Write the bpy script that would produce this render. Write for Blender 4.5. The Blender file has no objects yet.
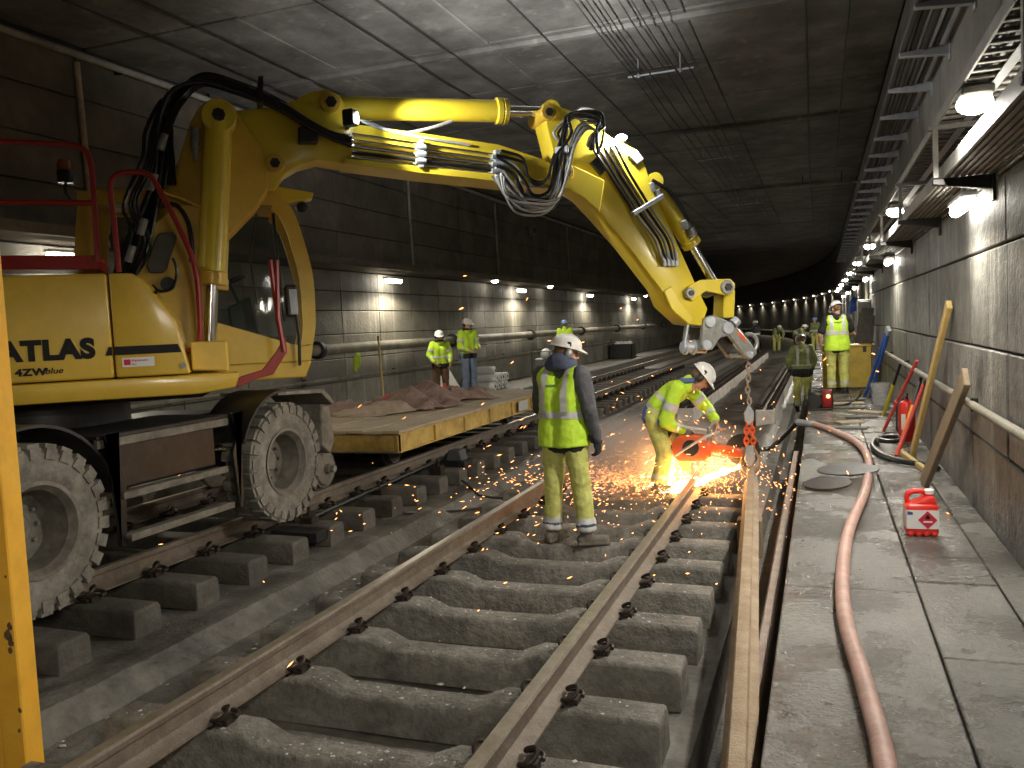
import bpy, bmesh, math, random
from mathutils import Vector, Matrix, noise
random.seed(7)
SC = bpy.context.scene
COL = SC.collection
V = Vector
PI = math.pi

# ------------------------------------------------------------------ camera, world, exposure
CAMZ = 1.595
FPX = 845.0
PSI, PIT, ROL = 0.3529, 0.0666, 0.0471          # yaw left, pitch down, roll
cF = V((-math.sin(PSI)*math.cos(PIT), math.cos(PSI)*math.cos(PIT), -math.sin(PIT)))
cR0 = V((math.cos(PSI), math.sin(PSI), 0))
cU0 = cR0.cross(cF)
cR = cR0*math.cos(ROL) - cU0*math.sin(ROL)
cU = cU0*math.cos(ROL) + cR0*math.sin(ROL)
cam = bpy.data.cameras.new('camera')
camo = bpy.data.objects.new('camera', cam)
COL.objects.link(camo)
M3 = Matrix((cR, cU, -cF)).transposed()
camo.matrix_world = Matrix.Translation((0, 0, CAMZ)) @ M3.to_4x4()
cam.sensor_width = 36.0
cam.lens = FPX/1024*36.0
cam.clip_start = 0.05
cam.clip_end = 400
SC.camera = camo

w = bpy.data.worlds.new('world')
SC.world = w
w.use_nodes = True
w.node_tree.nodes['Background'].inputs[0].default_value = (0.9, 0.95, 1.0, 1)
w.node_tree.nodes['Background'].inputs[1].default_value = 0.010
SC.view_settings.view_transform = 'Standard'
SC.view_settings.look = 'None'
SC.view_settings.gamma = 1.0
SC.view_settings.use_curve_mapping = False
SC.view_settings.exposure = 0.18

def light(kind, name, loc, power, color=(1, .95, .86), size=.1, direction=None, size_y=None, angle=60, blend=.4, parent=None):
    l = bpy.data.lights.new(name, kind)
    l.energy = power
    l.color = color
    if kind == 'AREA':
        l.size = size
        if size_y:
            l.shape = 'RECTANGLE'; l.size_y = size_y
    else:
        l.shadow_soft_size = size
    if kind == 'SPOT':
        l.spot_size = math.radians(angle); l.spot_blend = blend
    o = bpy.data.objects.new(name, l)
    COL.objects.link(o)
    o.location = loc
    if direction is not None:
        o.rotation_euler = V(direction).to_track_quat('-Z', 'Y').to_euler()
    return o

# ------------------------------------------------------------------ unit helpers
def ray(u, v):
    return cF*FPX + cR*(u-512) - cU*(v-384)
def at_x(u, v, x):
    d = ray(u, v); t = x/d.x; return V((d.x*t, d.y*t, CAMZ+d.z*t))
def at_y(u, v, y):
    d = ray(u, v); t = y/d.y; return V((d.x*t, d.y*t, CAMZ+d.z*t))
def at_z(u, v, z):
    d = ray(u, v); t = (z-CAMZ)/d.z; return V((d.x*t, d.y*t, z))

# the tunnel runs straight along +Y to BEND, then curves to the left
BEND, RAD = 46.0, 210.0
def path(x, t, z=0.0):
    if t <= BEND:
        return V((x, t, z))
    a = (t-BEND)/RAD
    return V((-RAD+(x+RAD)*math.cos(a), BEND+(x+RAD)*math.sin(a), z))
def heading(t):
    return 0.0 if t <= BEND else (t-BEND)/RAD

# ------------------------------------------------------------------ materials
def mat(name, c1, c2=None, scale=6.0, rough=.6, rough2=None, metal=0.0, bump=0.0, bscale=None, contrast=(.35, .65),
        stain=None, stain_scale=1.2, stain_amt=.6, stretch=(1, 1, 1), streak=None, streak_amt=.5, streak_cut=(.56, .72), vary=0.0, emit=None, emit_s=0.0, alpha=None,
        trans=0.0, coat=0.0, stain_cut=(.45, .7)):
    m = bpy.data.materials.new(name)
    m.use_nodes = True
    nt = m.node_tree
    N, L = nt.nodes, nt.links
    b = N['Principled BSDF']
    b.inputs['Metallic'].default_value = metal
    b.inputs['Roughness'].default_value = rough
    if coat:
        b.inputs['Coat Weight'].default_value = coat
        b.inputs['Coat Roughness'].default_value = .15
    if trans:
        b.inputs['Transmission Weight'].default_value = trans
        b.inputs['IOR'].default_value = 1.45
    if emit:
        b.inputs['Emission Color'].default_value = (*emit, 1)
        b.inputs['Emission Strength'].default_value = emit_s
    if alpha is not None:
        b.inputs['Alpha'].default_value = alpha
    if c2 is None:
        b.inputs['Base Color'].default_value = (*c1, 1)
        if not bump:
            return m
    geo = N.new('ShaderNodeNewGeometry')
    mp = N.new('ShaderNodeMapping')
    mp.inputs['Scale'].default_value = stretch
    L.new(geo.outputs['Position'], mp.inputs['Vector'])
    def nz(sc, det=5.0, vec=None, ro=.6):
        n = N.new('ShaderNodeTexNoise')
        n.inputs['Scale'].default_value = sc
        n.inputs['Detail'].default_value = det
        n.inputs['Roughness'].default_value = ro
        L.new(vec or mp.outputs[0], n.inputs['Vector'])
        return n
    def ramp(sock, lo, hi):
        r = N.new('ShaderNodeMapRange')
        r.inputs['From Min'].default_value = lo
        r.inputs['From Max'].default_value = hi
        L.new(sock, r.inputs['Value'])
        return r.outputs['Result']
    def mix(fac, a, bb, mode='MIX'):
        x = N.new('ShaderNodeMix')
        x.data_type = 'RGBA'
        x.blend_type = mode
        if isinstance(fac, (int, float)):
            x.inputs[0].default_value = fac
        else:
            L.new(fac, x.inputs[0])
        for i, q in ((6, a), (7, bb)):
            if isinstance(q, tuple):
                x.inputs[i].default_value = (*q, 1)
            else:
                L.new(q, x.inputs[i])
        return x.outputs[2]
    if c2 is not None:
        n1 = nz(scale, 8.0, None, .72)
        f1 = ramp(n1.outputs['Fac'], *contrast)
        col = mix(f1, c1, c2)
        if stain is not None:
            n2 = nz(stain_scale, 6, geo.outputs['Position'], .68)
            f2 = ramp(n2.outputs['Fac'], *stain_cut)
            mm = N.new('ShaderNodeMath'); mm.operation = 'MULTIPLY'; mm.inputs[1].default_value = stain_amt
            L.new(f2, mm.inputs[0])
            col = mix(mm.outputs[0], col, stain)
            if rough2 is not None:
                rr = N.new('ShaderNodeMapRange')
                rr.inputs['To Min'].default_value = rough
                rr.inputs['To Max'].default_value = rough2
                L.new(f2, rr.inputs['Value'])
                L.new(rr.outputs['Result'], b.inputs['Roughness'])
        if streak is not None:
            m2 = N.new('ShaderNodeMapping')
            m2.inputs['Scale'].default_value = (2.2, 2.2, .16)
            L.new(geo.outputs['Position'], m2.inputs['Vector'])
            n3 = nz(1.6, 6, m2.outputs[0], .62)
            f3 = ramp(n3.outputs['Fac'], *streak_cut)
            mm = N.new('ShaderNodeMath'); mm.operation = 'MULTIPLY'; mm.inputs[1].default_value = streak_amt
            L.new(f3, mm.inputs[0])
            col = mix(mm.outputs[0], col, streak)
        if vary:
            oi = N.new('ShaderNodeObjectInfo')
            rr = N.new('ShaderNodeMapRange')
            rr.inputs['To Min'].default_value = 1-vary
            rr.inputs['To Max'].default_value = 1+vary
            L.new(oi.outputs['Random'], rr.inputs['Value'])
            h = N.new('ShaderNodeHueSaturation')
            L.new(rr.outputs['Result'], h.inputs['Value'])
            L.new(col, h.inputs['Color'])
            col = h.outputs['Color']
        L.new(col, b.inputs['Base Color'])
    if bump:
        n4 = nz(bscale or scale*3, 6, geo.outputs['Position'])
        bp_ = N.new('ShaderNodeBump')
        bp_.inputs['Strength'].default_value = min(1, bump)
        bp_.inputs['Distance'].default_value = .02
        L.new(n4.outputs['Fac'], bp_.inputs['Height'])
        L.new(bp_.outputs['Normal'], b.inputs['Normal'])
    return m

M = {}
M['panel_r'] = mat('right_wall_concrete', (.12, .12, .118), (.29, .29, .28), 4.5, .5, bump=.8, bscale=16, contrast=(.3, .7), stain=(.045, .045, .044), stain_scale=2.1, stain_amt=.85, streak=(.55, .55, .53), streak_amt=.5, streak_cut=(.6, .70), vary=.25)
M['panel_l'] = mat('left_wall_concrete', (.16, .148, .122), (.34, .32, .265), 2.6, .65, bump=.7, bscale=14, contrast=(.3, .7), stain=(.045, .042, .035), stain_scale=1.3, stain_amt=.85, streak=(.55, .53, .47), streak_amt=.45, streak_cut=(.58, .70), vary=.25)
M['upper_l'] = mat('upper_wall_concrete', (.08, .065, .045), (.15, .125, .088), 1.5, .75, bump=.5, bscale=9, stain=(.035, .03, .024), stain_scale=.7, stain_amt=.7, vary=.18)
M['joint'] = mat('dark_joint', (.035, .033, .03), (.055, .05, .045), 4, .85)
M['ceil'] = mat('ceiling_concrete', (.11, .105, .094), (.23, .22, .20), 1.6, .7, bump=.6, bscale=7, stain=(.04, .037, .032), stain_scale=.55, stain_amt=.8, vary=.13, streak=(.42, .41, .38), streak_amt=.35, streak_cut=(.60, .70))
M['bed'] = mat('trackbed_concrete', (.10, .092, .076), (.27, .25, .215), 5, .55, rough2=.3, bump=.9, bscale=22, contrast=(.3, .72), stain=(.045, .041, .035), stain_scale=1.2, stain_amt=.85)
M['sleeper'] = mat('sleeper_concrete', (.13, .12, .10), (.29, .27, .23), 13, .72, bump=1.0, bscale=26, contrast=(.3, .7), stain=(.06, .054, .045), stain_scale=3.6, stain_amt=.8, vary=.16)
M['sleeper_old'] = mat('old_sleeper_concrete', (.085, .075, .06), (.145, .13, .105), 5, .75, bump=.6, bscale=30, stain=(.04, .035, .03), stain_scale=2.2, stain_amt=.75, vary=.14)
M['walk'] = mat('wet_walkway_concrete', (.12, .114, .10), (.25, .24, .215), 22, .42, rough2=.14, bump=.8, bscale=45, contrast=(.3, .7), stain=(.055, .052, .046), stain_scale=1.0, stain_amt=.85, stain_cut=(.40, .60), vary=.16)
M['rail_top'] = mat('worn_rail_steel', (.135, .105, .078), (.22, .18, .138), 12, .6, metal=.1, bump=.35, bscale=60, stain=(.095, .066, .044), stain_scale=4, stain_amt=.6)
M['rail_head'] = mat('bright_rail_head', (.34, .29, .22), (.46, .41, .33), 14, .38, metal=.6, stain=(.24, .16, .09), stain_scale=5, stain_amt=.5)
M['rail_rust'] = mat('rusty_rail_steel', (.31, .215, .125), (.43, .33, .21), 9, .6, metal=.15, bump=.4, bscale=70, stain=(.22, .12, .055), stain_scale=5, stain_amt=.6)
M['rail_pink'] = mat('scaled_rust_steel', (.33, .25, .20), (.45, .37, .31), 10, .7, bump=.5, bscale=50, stain=(.22, .13, .09), stain_scale=3, stain_amt=.6)
M['clip'] = mat('clip_iron', (.035, .028, .023), (.075, .055, .042), 25, .5, metal=.5)
M['steel_dark'] = mat('dark_steel', (.03, .03, .03), (.06, .057, .053), 10, .5, metal=.5, bump=.2)
M['steel'] = mat('grey_steel', (.25, .25, .24), (.4, .4, .385), 14, .45, metal=.55, stain=(.16, .14, .12), stain_scale=6, stain_amt=.5)
M['galv'] = mat('galvanised_steel', (.40, .43, .46), (.55, .58, .62), 8, .5, metal=.5)
M['chrome'] = mat('chrome', (.75, .75, .74), None, rough=.15, metal=1.0)
M['yellow'] = mat('machine_yellow', (.68, .44, .045), (.76, .51, .07), 2.5, .38, stain=(.40, .25, .03), stain_scale=2.2, stain_amt=.35, coat=.3)
M['yellow_boom'] = mat('boom_yellow', (.68, .52, .03), (.78, .61, .045), 3, .36, stain=(.38, .27, .03), stain_scale=3, stain_amt=.35, coat=.3)
M['yellow_post'] = mat('post_yellow', (.86, .42, .03), (.92, .50, .05), 3, .5, stain=(.50, .27, .03), stain_scale=5, stain_amt=.4)
M['yellow_old'] = mat('worn_wagon_yellow', (.50, .32, .06), (.62, .44, .13), 6, .6, bump=.3, stain=(.17, .10, .05), stain_scale=4, stain_amt=.7)
M['red'] = mat('red_paint', (.25, .012, .010), (.33, .02, .014), 8, .4)
M['black'] = mat('black_rubber', (.012, .012, .012), (.025, .024, .022), 12, .38)
M['black_paint'] = mat('black_paint', (.010, .010, .010), (.022, .021, .019), 6, .42, stain=(.04, .038, .034), stain_scale=6, stain_amt=.5)
M['ink'] = mat('black_print', (.004, .004, .004), None, rough=.65)
M['tyre'] = mat('dusty_tyre', (.15, .138, .112), (.30, .28, .235), 8, .8, bump=.5, bscale=30, stain=(.07, .064, .052), stain_scale=7, stain_amt=.7)
M['rim'] = mat('dusty_rim', (.13, .118, .095), (.26, .235, .19), 7, .65, stain=(.05, .045, .036), stain_scale=6, stain_amt=.6)
M['hose'] = mat('hydraulic_hose', (.014, .014, .015), None, rough=.28)
M['glass'] = mat('cab_glass', (.05, .07, .065), None, rough=.03, alpha=.22)
M['interior'] = mat('cab_interior', (.045, .05, .045), (.09, .095, .085), 5, .6)
M['grey_cover'] = mat('grey_cover', (.10, .10, .085), None, rough=.6)
M['white'] = mat('white_plastic', (.78, .78, .76), (.86, .86, .84), 10, .35)
M['helmet_dirty'] = mat('dirty_white_helmet', (.62, .60, .55), (.74, .72, .67), 14, .4, stain=(.4, .36, .3), stain_scale=12, stain_amt=.4)
M['helmet_blue'] = mat('blue_helmet', (.20, .32, .62), None, rough=.35)
M['helmet_grey'] = mat('silver_helmet', (.46, .48, .50), None, rough=.3, metal=.3)
M['hivis'] = mat('hi_vis_yellow_green', (.50, .78, .03), (.60, .86, .06), 9, .75, bump=.35, bscale=22, emit=(.46, .66, .028), emit_s=0)
M['hivis_dirty'] = mat('worn_hi_vis_yellow', (.56, .57, .13), (.68, .68, .22), 9, .8, bump=.4, bscale=20, stain=(.25, .24, .06), stain_scale=7, stain_amt=.6)
M['hivis_olive'] = mat('faded_hi_vis_green', (.17, .21, .07), (.28, .32, .11), 9, .8, bump=.4, bscale=20, stain=(.08, .09, .05), stain_scale=8, stain_amt=.7)
M['band'] = mat('reflective_band', (.50, .50, .47), (.62, .62, .58), 20, .45)
M['band_dirty'] = mat('soiled_reflective_band', (.42, .40, .34), (.55, .53, .47), 20, .6)
M['jacket_grey'] = mat('charcoal_jacket', (.055, .055, .06), (.10, .10, .108), 8, .8, bump=.5, bscale=26)
M['navy'] = mat('navy_cloth', (.05, .06, .10), (.085, .10, .16), 10, .85, bump=.4, bscale=30)
M['blue_cloth'] = mat('blue_cloth', (.07, .12, .32), (.11, .18, .42), 10, .85)
M['black_cloth'] = mat('black_cloth', (.012, .012, .014), (.03, .03, .032), 10, .85)
M['brown_cloth'] = mat('brown_cloth', (.10, .058, .03), (.16, .095, .05), 8, .9)
M['denim'] = mat('denim', (.13, .18, .26), (.21, .27, .36), 8, .9)
M['boot'] = mat('dirty_boot', (.11, .09, .07), (.19, .165, .13), 14, .7)
M['skin'] = mat('skin', (.52, .27, .18), (.60, .33, .23), 18, .5)
M['dark_eye'] = mat('dark_detail', (.02, .015, .012), None, rough=.3)
M['orange_saw'] = mat('saw_orange', (.72, .10, .022), (.8, .14, .035), 10, .4)
M['red_plastic'] = mat('red_plastic', (.74, .030, .022), (.80, .045, .03), 10, .3)
M['label_white'] = mat('label_white', (.80, .78, .76), None, rough=.5)
M['label_red'] = mat('label_red', (.62, .02, .05), None, rough=.5)
M['label_blue'] = mat('label_blue', (.05, .08, .28), None, rough=.5)
M['hosepink'] = mat('pale_red_hose', (.48, .27, .22), (.60, .40, .34), 9, .55, bump=.3, stain=(.30, .2, .16), stain_scale=6, stain_amt=.6)
M['timber'] = mat('yellow_timber', (.52, .38, .13), (.62, .47, .19), 6, .65, stretch=(3, 3, .4))
M['timber_brown'] = mat('brown_timber', (.21, .16, .105), (.31, .245, .165), 7, .7, stretch=(4, 4, .5), bump=.3)
M['timber_grey'] = mat('weathered_timber', (.085, .078, .068), (.15, .14, .125), 7, .75, stretch=(4, 4, .6), bump=.3)
M['deck'] = mat('worn_deck_board', (.36, .28, .18), (.52, .43, .31), 5, .8, bump=.5, bscale=30, stain=(.2, .15, .1), stain_scale=2.5, stain_amt=.6)
M['rag_brown'] = mat('brown_hessian', (.20, .125, .10), (.35, .24, .20), 9, .9, bump=.4)
M['rag_tan'] = mat('tan_hessian', (.32, .235, .17), (.46, .36, .275), 9, .9, bump=.4)
M['rag_red'] = mat('red_cloth', (.46, .05, .07), (.55, .085, .1), 9, .85)
M['blue_pole'] = mat('blue_paint', (.035, .11, .48), (.06, .16, .58), 9, .4)
M['yellow_rod'] = mat('yellow_rod_paint', (.68, .56, .02), None, rough=.45)
M['red_rod'] = mat('red_rod_paint', (.58, .06, .05), (.68, .10, .08), 9, .45)
M['orange_rod'] = mat('orange_rod_paint', (.72, .27, .02), None, rough=.45)
M['box_yellow'] = mat('site_box_yellow', (.42, .29, .03), (.52, .37, .05), 5, .5, stain=(.25, .17, .03), stain_scale=3, stain_amt=.5)
M['plinth'] = mat('pale_plinth_concrete', (.58, .53, .47), (.72, .67, .61), 4, .7, bump=.4, stain=(.25, .21, .18), stain_scale=2.5, stain_amt=.6)
M['pipe'] = mat('dusty_pipe', (.24, .22, .175), (.36, .335, .275), 3, .7, bump=.3, stain=(.10, .09, .07), stain_scale=2.0, stain_amt=.7)
M['tray'] = mat('tray_steel', (.16, .15, .135), (.25, .24, .215), 6, .55, metal=.3)
M['cable'] = mat('cable_sheath', (.02, .02, .02), (.04, .038, .035), 6, .5)
M['fascia'] = mat('grey_fascia_concrete', (.15, .145, .135), (.235, .225, .21), 1.6, .6, bump=.5, bscale=12, stain=(.07, .068, .062), stain_scale=.9, stain_amt=.7)
M['lamp'] = mat('lit_lamp_cover', (1, .95, .85), None, rough=.4, emit=(1, .94, .82), emit_s=26)
M['lamp_far'] = mat('lit_far_lamp_cover', (1, .93, .8), None, rough=.4, emit=(1, .88, .70), emit_s=7)
M['lamp_led'] = mat('lit_led_lens', (1, 1, 1), None, rough=.4, emit=(.9, .95, 1), emit_s=30)
M['amber'] = mat('amber_lens', (.35, .10, .015), None, rough=.25)
M['spark'] = mat('glowing_spark', (1, .4, .1), None, emit=(1, .36, .11), emit_s=6)
M['spark_hot'] = mat('white_hot_spark', (1, .7, .35), None, emit=(1, .60, .22), emit_s=22)
M['clear'] = mat('clear_plastic', (.6, .62, .62), None, rough=.15, alpha=.22)
M['green_vest'] = mat('lime_fabric', (.40, .55, .03), None, rough=.8)
M['mud'] = mat('wet_mud', (.07, .058, .045), (.13, .11, .085), 4, .45, rough2=.2, bump=.9, bscale=9, stain=(.035, .03, .024), stain_scale=1.5, stain_amt=.7)

# ------------------------------------------------------------------ mesh building
ORG = {}
class MB:
    def __init__(s):
        s.v = []; s.f = []
    def add(s, vs, fs):
        o = len(s.v)
        s.v += [V(p) for p in vs]
        s.f += [tuple(i+o for i in f) for f in fs]
        return s
    def box(s, c, size, rot=None):
        c = V(c); h = V(size)/2
        vs = []
        for z in (-1, 1):
            for y in (-1, 1):
                for x in (-1, 1):
                    p = V((x*h.x, y*h.y, z*h.z))
                    if rot is not None:
                        p = rot @ p
                    vs.append(c+p)
        return s.add(vs, [(0, 1, 3, 2), (4, 6, 7, 5), (0, 4, 5, 1), (2, 3, 7, 6), (0, 2, 6, 4), (1, 5, 7, 3)])
    def bar(s, p0, p1, wa, wb, up=(0, 0, 1)):
        p0 = V(p0); p1 = V(p1); d = p1-p0; L = d.length; d.normalize()
        a = d.cross(V(up))
        if a.length < 1e-4:
            a = d.cross(V((1, 0, 0)))
        a.normalize(); b = a.cross(d)
        rot = Matrix((a, d, b)).transposed()
        return s.box((p0+p1)/2, (wa, L, wb), rot)
    def ext(s, pts, vec):
        n = len(pts); vec = V(vec)
        p = [V(q) for q in pts]
        return s.add(p+[q+vec for q in p], [tuple(range(n))[::-1], tuple(range(n, 2*n))]+[(i, (i+1) % n, (i+1) % n+n, i+n) for i in range(n)])
    def cyl(s, p0, p1, r0, r1=None, seg=14):
        if r1 is None: r1 = r0
        p0 = V(p0); p1 = V(p1); d = (p1-p0)
        if d.length < 1e-6: return s
        d.normalize()
        a = d.cross(V((0, 0, 1)))
        if a.length < 1e-3: a = d.cross(V((1, 0, 0)))
        a.normalize(); b = d.cross(a)
        vs = []
        for p, r in ((p0, r0), (p1, r1)):
            for i in range(seg):
                t = 2*PI*i/seg
                vs.append(p+(a*math.cos(t)+b*math.sin(t))*r)
        return s.add(vs, [tuple(range(seg))[::-1], tuple(range(seg, 2*seg))]+[(i, (i+1) % seg, (i+1) % seg+seg, i+seg) for i in range(seg)])
    def tube(s, pts, r, seg=8, smooth=0, closed=False):
        p = [V(q) for q in pts]
        if smooth:
            p = catmull(p, smooth, closed)
        n = len(p)
        T = []
        for i in range(n):
            if closed:
                t = p[(i+1) % n]-p[i-1]
            else:
                t = p[min(i+1, n-1)]-p[max(i-1, 0)]
            T.append(t.normalized() if t.length > 1e-9 else V((0, 0, 1)))
        a = T[0].cross(V((0, 0, 1)))
        if a.length < 1e-3: a = T[0].cross(V((1, 0, 0)))
        a.normalize()
        vs = []
        rr = r if isinstance(r, (list, tuple)) else None
        for i in range(n):
            a = a-T[i]*a.dot(T[i])
            a.normalize(); b = T[i].cross(a)
            ri = rr[min(len(rr)-1, int(i*len(rr)/n))] if rr else r
            for k in range(seg):
                t = 2*PI*k/seg
                vs.append(p[i]+(a*math.cos(t)+b*math.sin(t))*ri)
        fs = []
        for i in range(n if closed else n-1):
            j = (i+1) % n
            for k in range(seg):
                k2 = (k+1) % seg
                fs.append((i*seg+k, i*seg+k2, j*seg+k2, j*seg+k))
        if not closed:
            fs += [tuple(range(seg))[::-1], tuple(range((n-1)*seg, n*seg))]
        return s.add(vs, fs)
    def lathe(s, prof, origin, axis, seg=24):
        o = V(origin); d = V(axis).normalized()
        a = d.cross(V((0, 0, 1)))
        if a.length < 1e-3: a = d.cross(V((1, 0, 0)))
        a.normalize(); b = d.cross(a)
        vs = []; fs = []
        n = len(prof)
        for k in range(seg):
            t = 2*PI*k/seg
            e = a*math.cos(t)+b*math.sin(t)
            for r, h in prof:
                vs.append(o+d*h+e*max(r, 1e-4))
        for k in range(seg):
            k2 = (k+1) % seg
            for i in range(n-1):
                fs.append((k*n+i, k*n+i+1, k2*n+i+1, k2*n+i))
        return s.add(vs, fs)
    def ell(s, c, r, rot=None, seg=14, rings=8):
        c = V(c)
        if isinstance(r, (int, float)): r = (r, r, r)
        vs = []; fs = []
        def P(x, y, z):
            p = V((x*r[0], y*r[1], z*r[2]))
            return c+(rot @ p if rot is not None else p)
        vs.append(P(0, 0, 1))
        for i in range(1, rings):
            ph = PI*i/rings
            for k in range(seg):
                t = 2*PI*k/seg
                vs.append(P(math.sin(ph)*math.cos(t), math.sin(ph)*math.sin(t), math.cos(ph)))
        vs.append(P(0, 0, -1))
        for k in range(seg):
            fs.append((0, 1+k, 1+(k+1) % seg))
        for i in range(rings-2):
            for k in range(seg):
                a = 1+i*seg+k; b = 1+i*seg+(k+1) % seg
                fs.append((a, a+seg, b+seg, b))
        e = len(vs)-1; q = 1+(rings-2)*seg
        for k in range(seg):
            fs.append((e, q+(k+1) % seg, q+k))
        return s.add(vs, fs)
    def cap(s, a, b, ra, rb=None, seg=12):
        if rb is None: rb = ra
        a = V(a); b = V(b)
        s.ell(a, ra, seg=seg, rings=8); s.ell(b, rb, seg=seg, rings=8)
        if (a-b).length > 1e-4: s.cyl(a, b, ra, rb, seg=seg)
        return s
    def mesh(s, name, org=V((0, 0, 0)), bevel=0.0, smooth=True, bseg=1, angle=35):
        me = bpy.data.meshes.new(name)
        me.from_pydata([tuple(p-org) for p in s.v], [], s.f)
        bm = bmesh.new(); bm.from_mesh(me)
        bmesh.ops.recalc_face_normals(bm, faces=bm.faces)
        if bevel:
            ed = [e for e in bm.edges if len(e.link_faces) == 2 and e.calc_face_angle(0) > .6]
            bmesh.ops.bevel(bm, geom=ed, offset=bevel, segments=bseg, affect='EDGES', profile=.5, clamp_overlap=True)
        bm.to_mesh(me); bm.free()
        if smooth:
            me.polygons.foreach_set('use_smooth', [True]*len(me.polygons))
            me.set_sharp_from_angle(angle=math.radians(angle))
        return me
    def build(s, name, m, parent=None, bevel=0.0, smooth=True, bseg=1, org=None, angle=35):
        if org is None:
            if parent is not None:
                org = ORG.get(parent.as_pointer(), V((0, 0, 0)))
            else:
                lo = V((min(p.x for p in s.v), min(p.y for p in s.v), min(p.z for p in s.v)))
                hi = V((max(p.x for p in s.v), max(p.y for p in s.v), max(p.z for p in s.v)))
                org = V(((lo.x+hi.x)/2, (lo.y+hi.y)/2, lo.z))
        me = s.mesh(name, org, bevel, smooth, bseg, angle)
        return link(name, me, m, parent, org)

def link(name, me, m, parent=None, org=V((0, 0, 0))):
    o = bpy.data.objects.new(name, me)
    COL.objects.link(o)
    if m is not None:
        me.materials.append(M[m] if isinstance(m, str) else m)
    if parent is not None:
        o.parent = parent
    else:
        o.location = org
    ORG[o.as_pointer()] = V(org)
    return o

def catmull(p, k, closed=False):
    out = []; n = len(p)
    rng = n if closed else n-1
    for i in range(rng):
        if closed:
            a, b, c, d = p[i-1], p[i], p[(i+1) % n], p[(i+2) % n]
        else:
            a, b, c, d = p[max(i-1, 0)], p[i], p[i+1], p[min(i+2, n-1)]
        for j in range(k):
            t = j/k
            out.append(.5*((2*b)+(c-a)*t+(2*a-5*b+4*c-d)*t*t+(3*b-a-3*c+d)*t*t*t))
    if not closed: out.append(p[-1])
    return out

def tag(o, label, cat, group=None, kind=None):
    o['label'] = label; o['category'] = cat
    if group: o['group'] = group
    if kind: o['kind'] = kind
    return o
def thing(name, label, cat, loc=(0, 0, 0), group=None):
    o = bpy.data.objects.new(name, None)
    COL.objects.link(o)
    o.location = loc
    o.empty_display_size = .2
    ORG[o.as_pointer()] = V(loc)
    return tag(o, label, cat, group)
def struct(o, label=None, cat=None):
    o['kind'] = 'structure'
    if label: o['label'] = label
    if cat: o['category'] = cat
    return o
KIDS = {}
def copy_tree(o, loc=None, rotz=None, parent=None, label=None, group=None):
    c = o.copy()
    COL.objects.link(c)
    if parent is not None: c.parent = parent
    if loc is not None: c.location = loc
    if rotz is not None: c.rotation_euler = (0, 0, rotz)
    if label: c['label'] = label
    if group: c['group'] = group
    for ch in kids_of(o):
        copy_tree(ch, parent=c)
    return c
def kids_of(o):
    k = o.as_pointer()
    if k not in KIDS:
        KIDS[k] = list(o.children)
    return KIDS[k]
def piece(name, me, parent, loc, rotz=0.0):
    o = bpy.data.objects.new(name, me)
    COL.objects.link(o)
    o.parent = parent
    o.location = V(loc)-ORG.get(parent.as_pointer(), V((0, 0, 0)))
    o.rotation_euler = (0, 0, rotz)
    ORG[o.as_pointer()] = ORG.get(parent.as_pointer(), V((0, 0, 0)))
    return o
def boxmesh(name, size, m, bevel=.008):
    me = MB().box((0, 0, 0), size).mesh(name, bevel=bevel, smooth=False)
    me.materials.append(M[m])
    return me
def text_mesh(body, size, bold=0.0, shear=0.0, sx=1.0, depth=.002, space=1.0):
    cu = bpy.data.curves.new('lettering', 'FONT')
    cu.body = body; cu.size = size; cu.offset = bold; cu.shear = shear; cu.extrude = depth; cu.space_character = space
    t = bpy.data.objects.new('lettering_tmp', cu)
    COL.objects.link(t)
    bpy.context.view_layer.update()
    me = bpy.data.meshes.new_from_object(t.evaluated_get(bpy.context.evaluated_depsgraph_get()))
    bpy.data.objects.remove(t)
    for v_ in me.vertices:
        v_.co.x *= sx
    return me

# ------------------------------------------------------------------ the tunnel shell
XR, XL, ZC = 1.06, -8.8, 5.40
T0, T1 = -14.0, 150.0
def stations(a, b, fine_to=26, fine=.5, coarse=2.0):
    t = a; out = []
    while t < b:
        out.append(t)
        t += fine if (t >= 0 and t < fine_to) else coarse
    out.append(b)
    return out
def sweep(prof, ts, jitter=None):
    mb = MB(); n = len(prof)
    vs = []
    for t in ts:
        for i, (x, z) in enumerate(prof):
            dz = jitter(x, t, i) if jitter else 0
            vs.append(path(x, t, z+dz))
    fs = [(j*n+i, j*n+i+1, (j+1)*n+i+1, (j+1)*n+i) for j in range(len(ts)-1) for i in range(n-1)]
    return mb.add(vs, fs)

floor_prof = [(-9.2, .02), (-8.3, .02), (-7.36, .03), (-7.31, .0), (-7.29, -.37), (-6.6, -.38), (-5.6, -.39), (-4.9, -.38), (-4.45, -.375), (-4.2, -.36), (-4.05, -.335), (-3.97, -.345),
              (-3.82, -.47), (-3.6, -.50), (-3.46, -.47), (-3.36, -.37), (-3.2, -.36), (-2.7, -.395), (-2.0, -.40), (-1.3, -.395), (-.72, -.39), (-.60, -.40), (-.56, -.56), (-.27, -.57), (-.225, -.56), (-.222, .018), (.4, .02), (1.3, .02)]
def fj(x, t, i):
    if x > -.3 or x < -7.2: return 0
    return .013*(noise.noise(V((x*2.3, t*1.7, 0)))+.5*noise.noise(V((x*6, t*5, 3))))
fl = sweep(floor_prof, stations(T0, T1, 24, .25), fj).build('floor', 'bed', org=V((0, 0, 0)), angle=22)
struct(fl)

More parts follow.
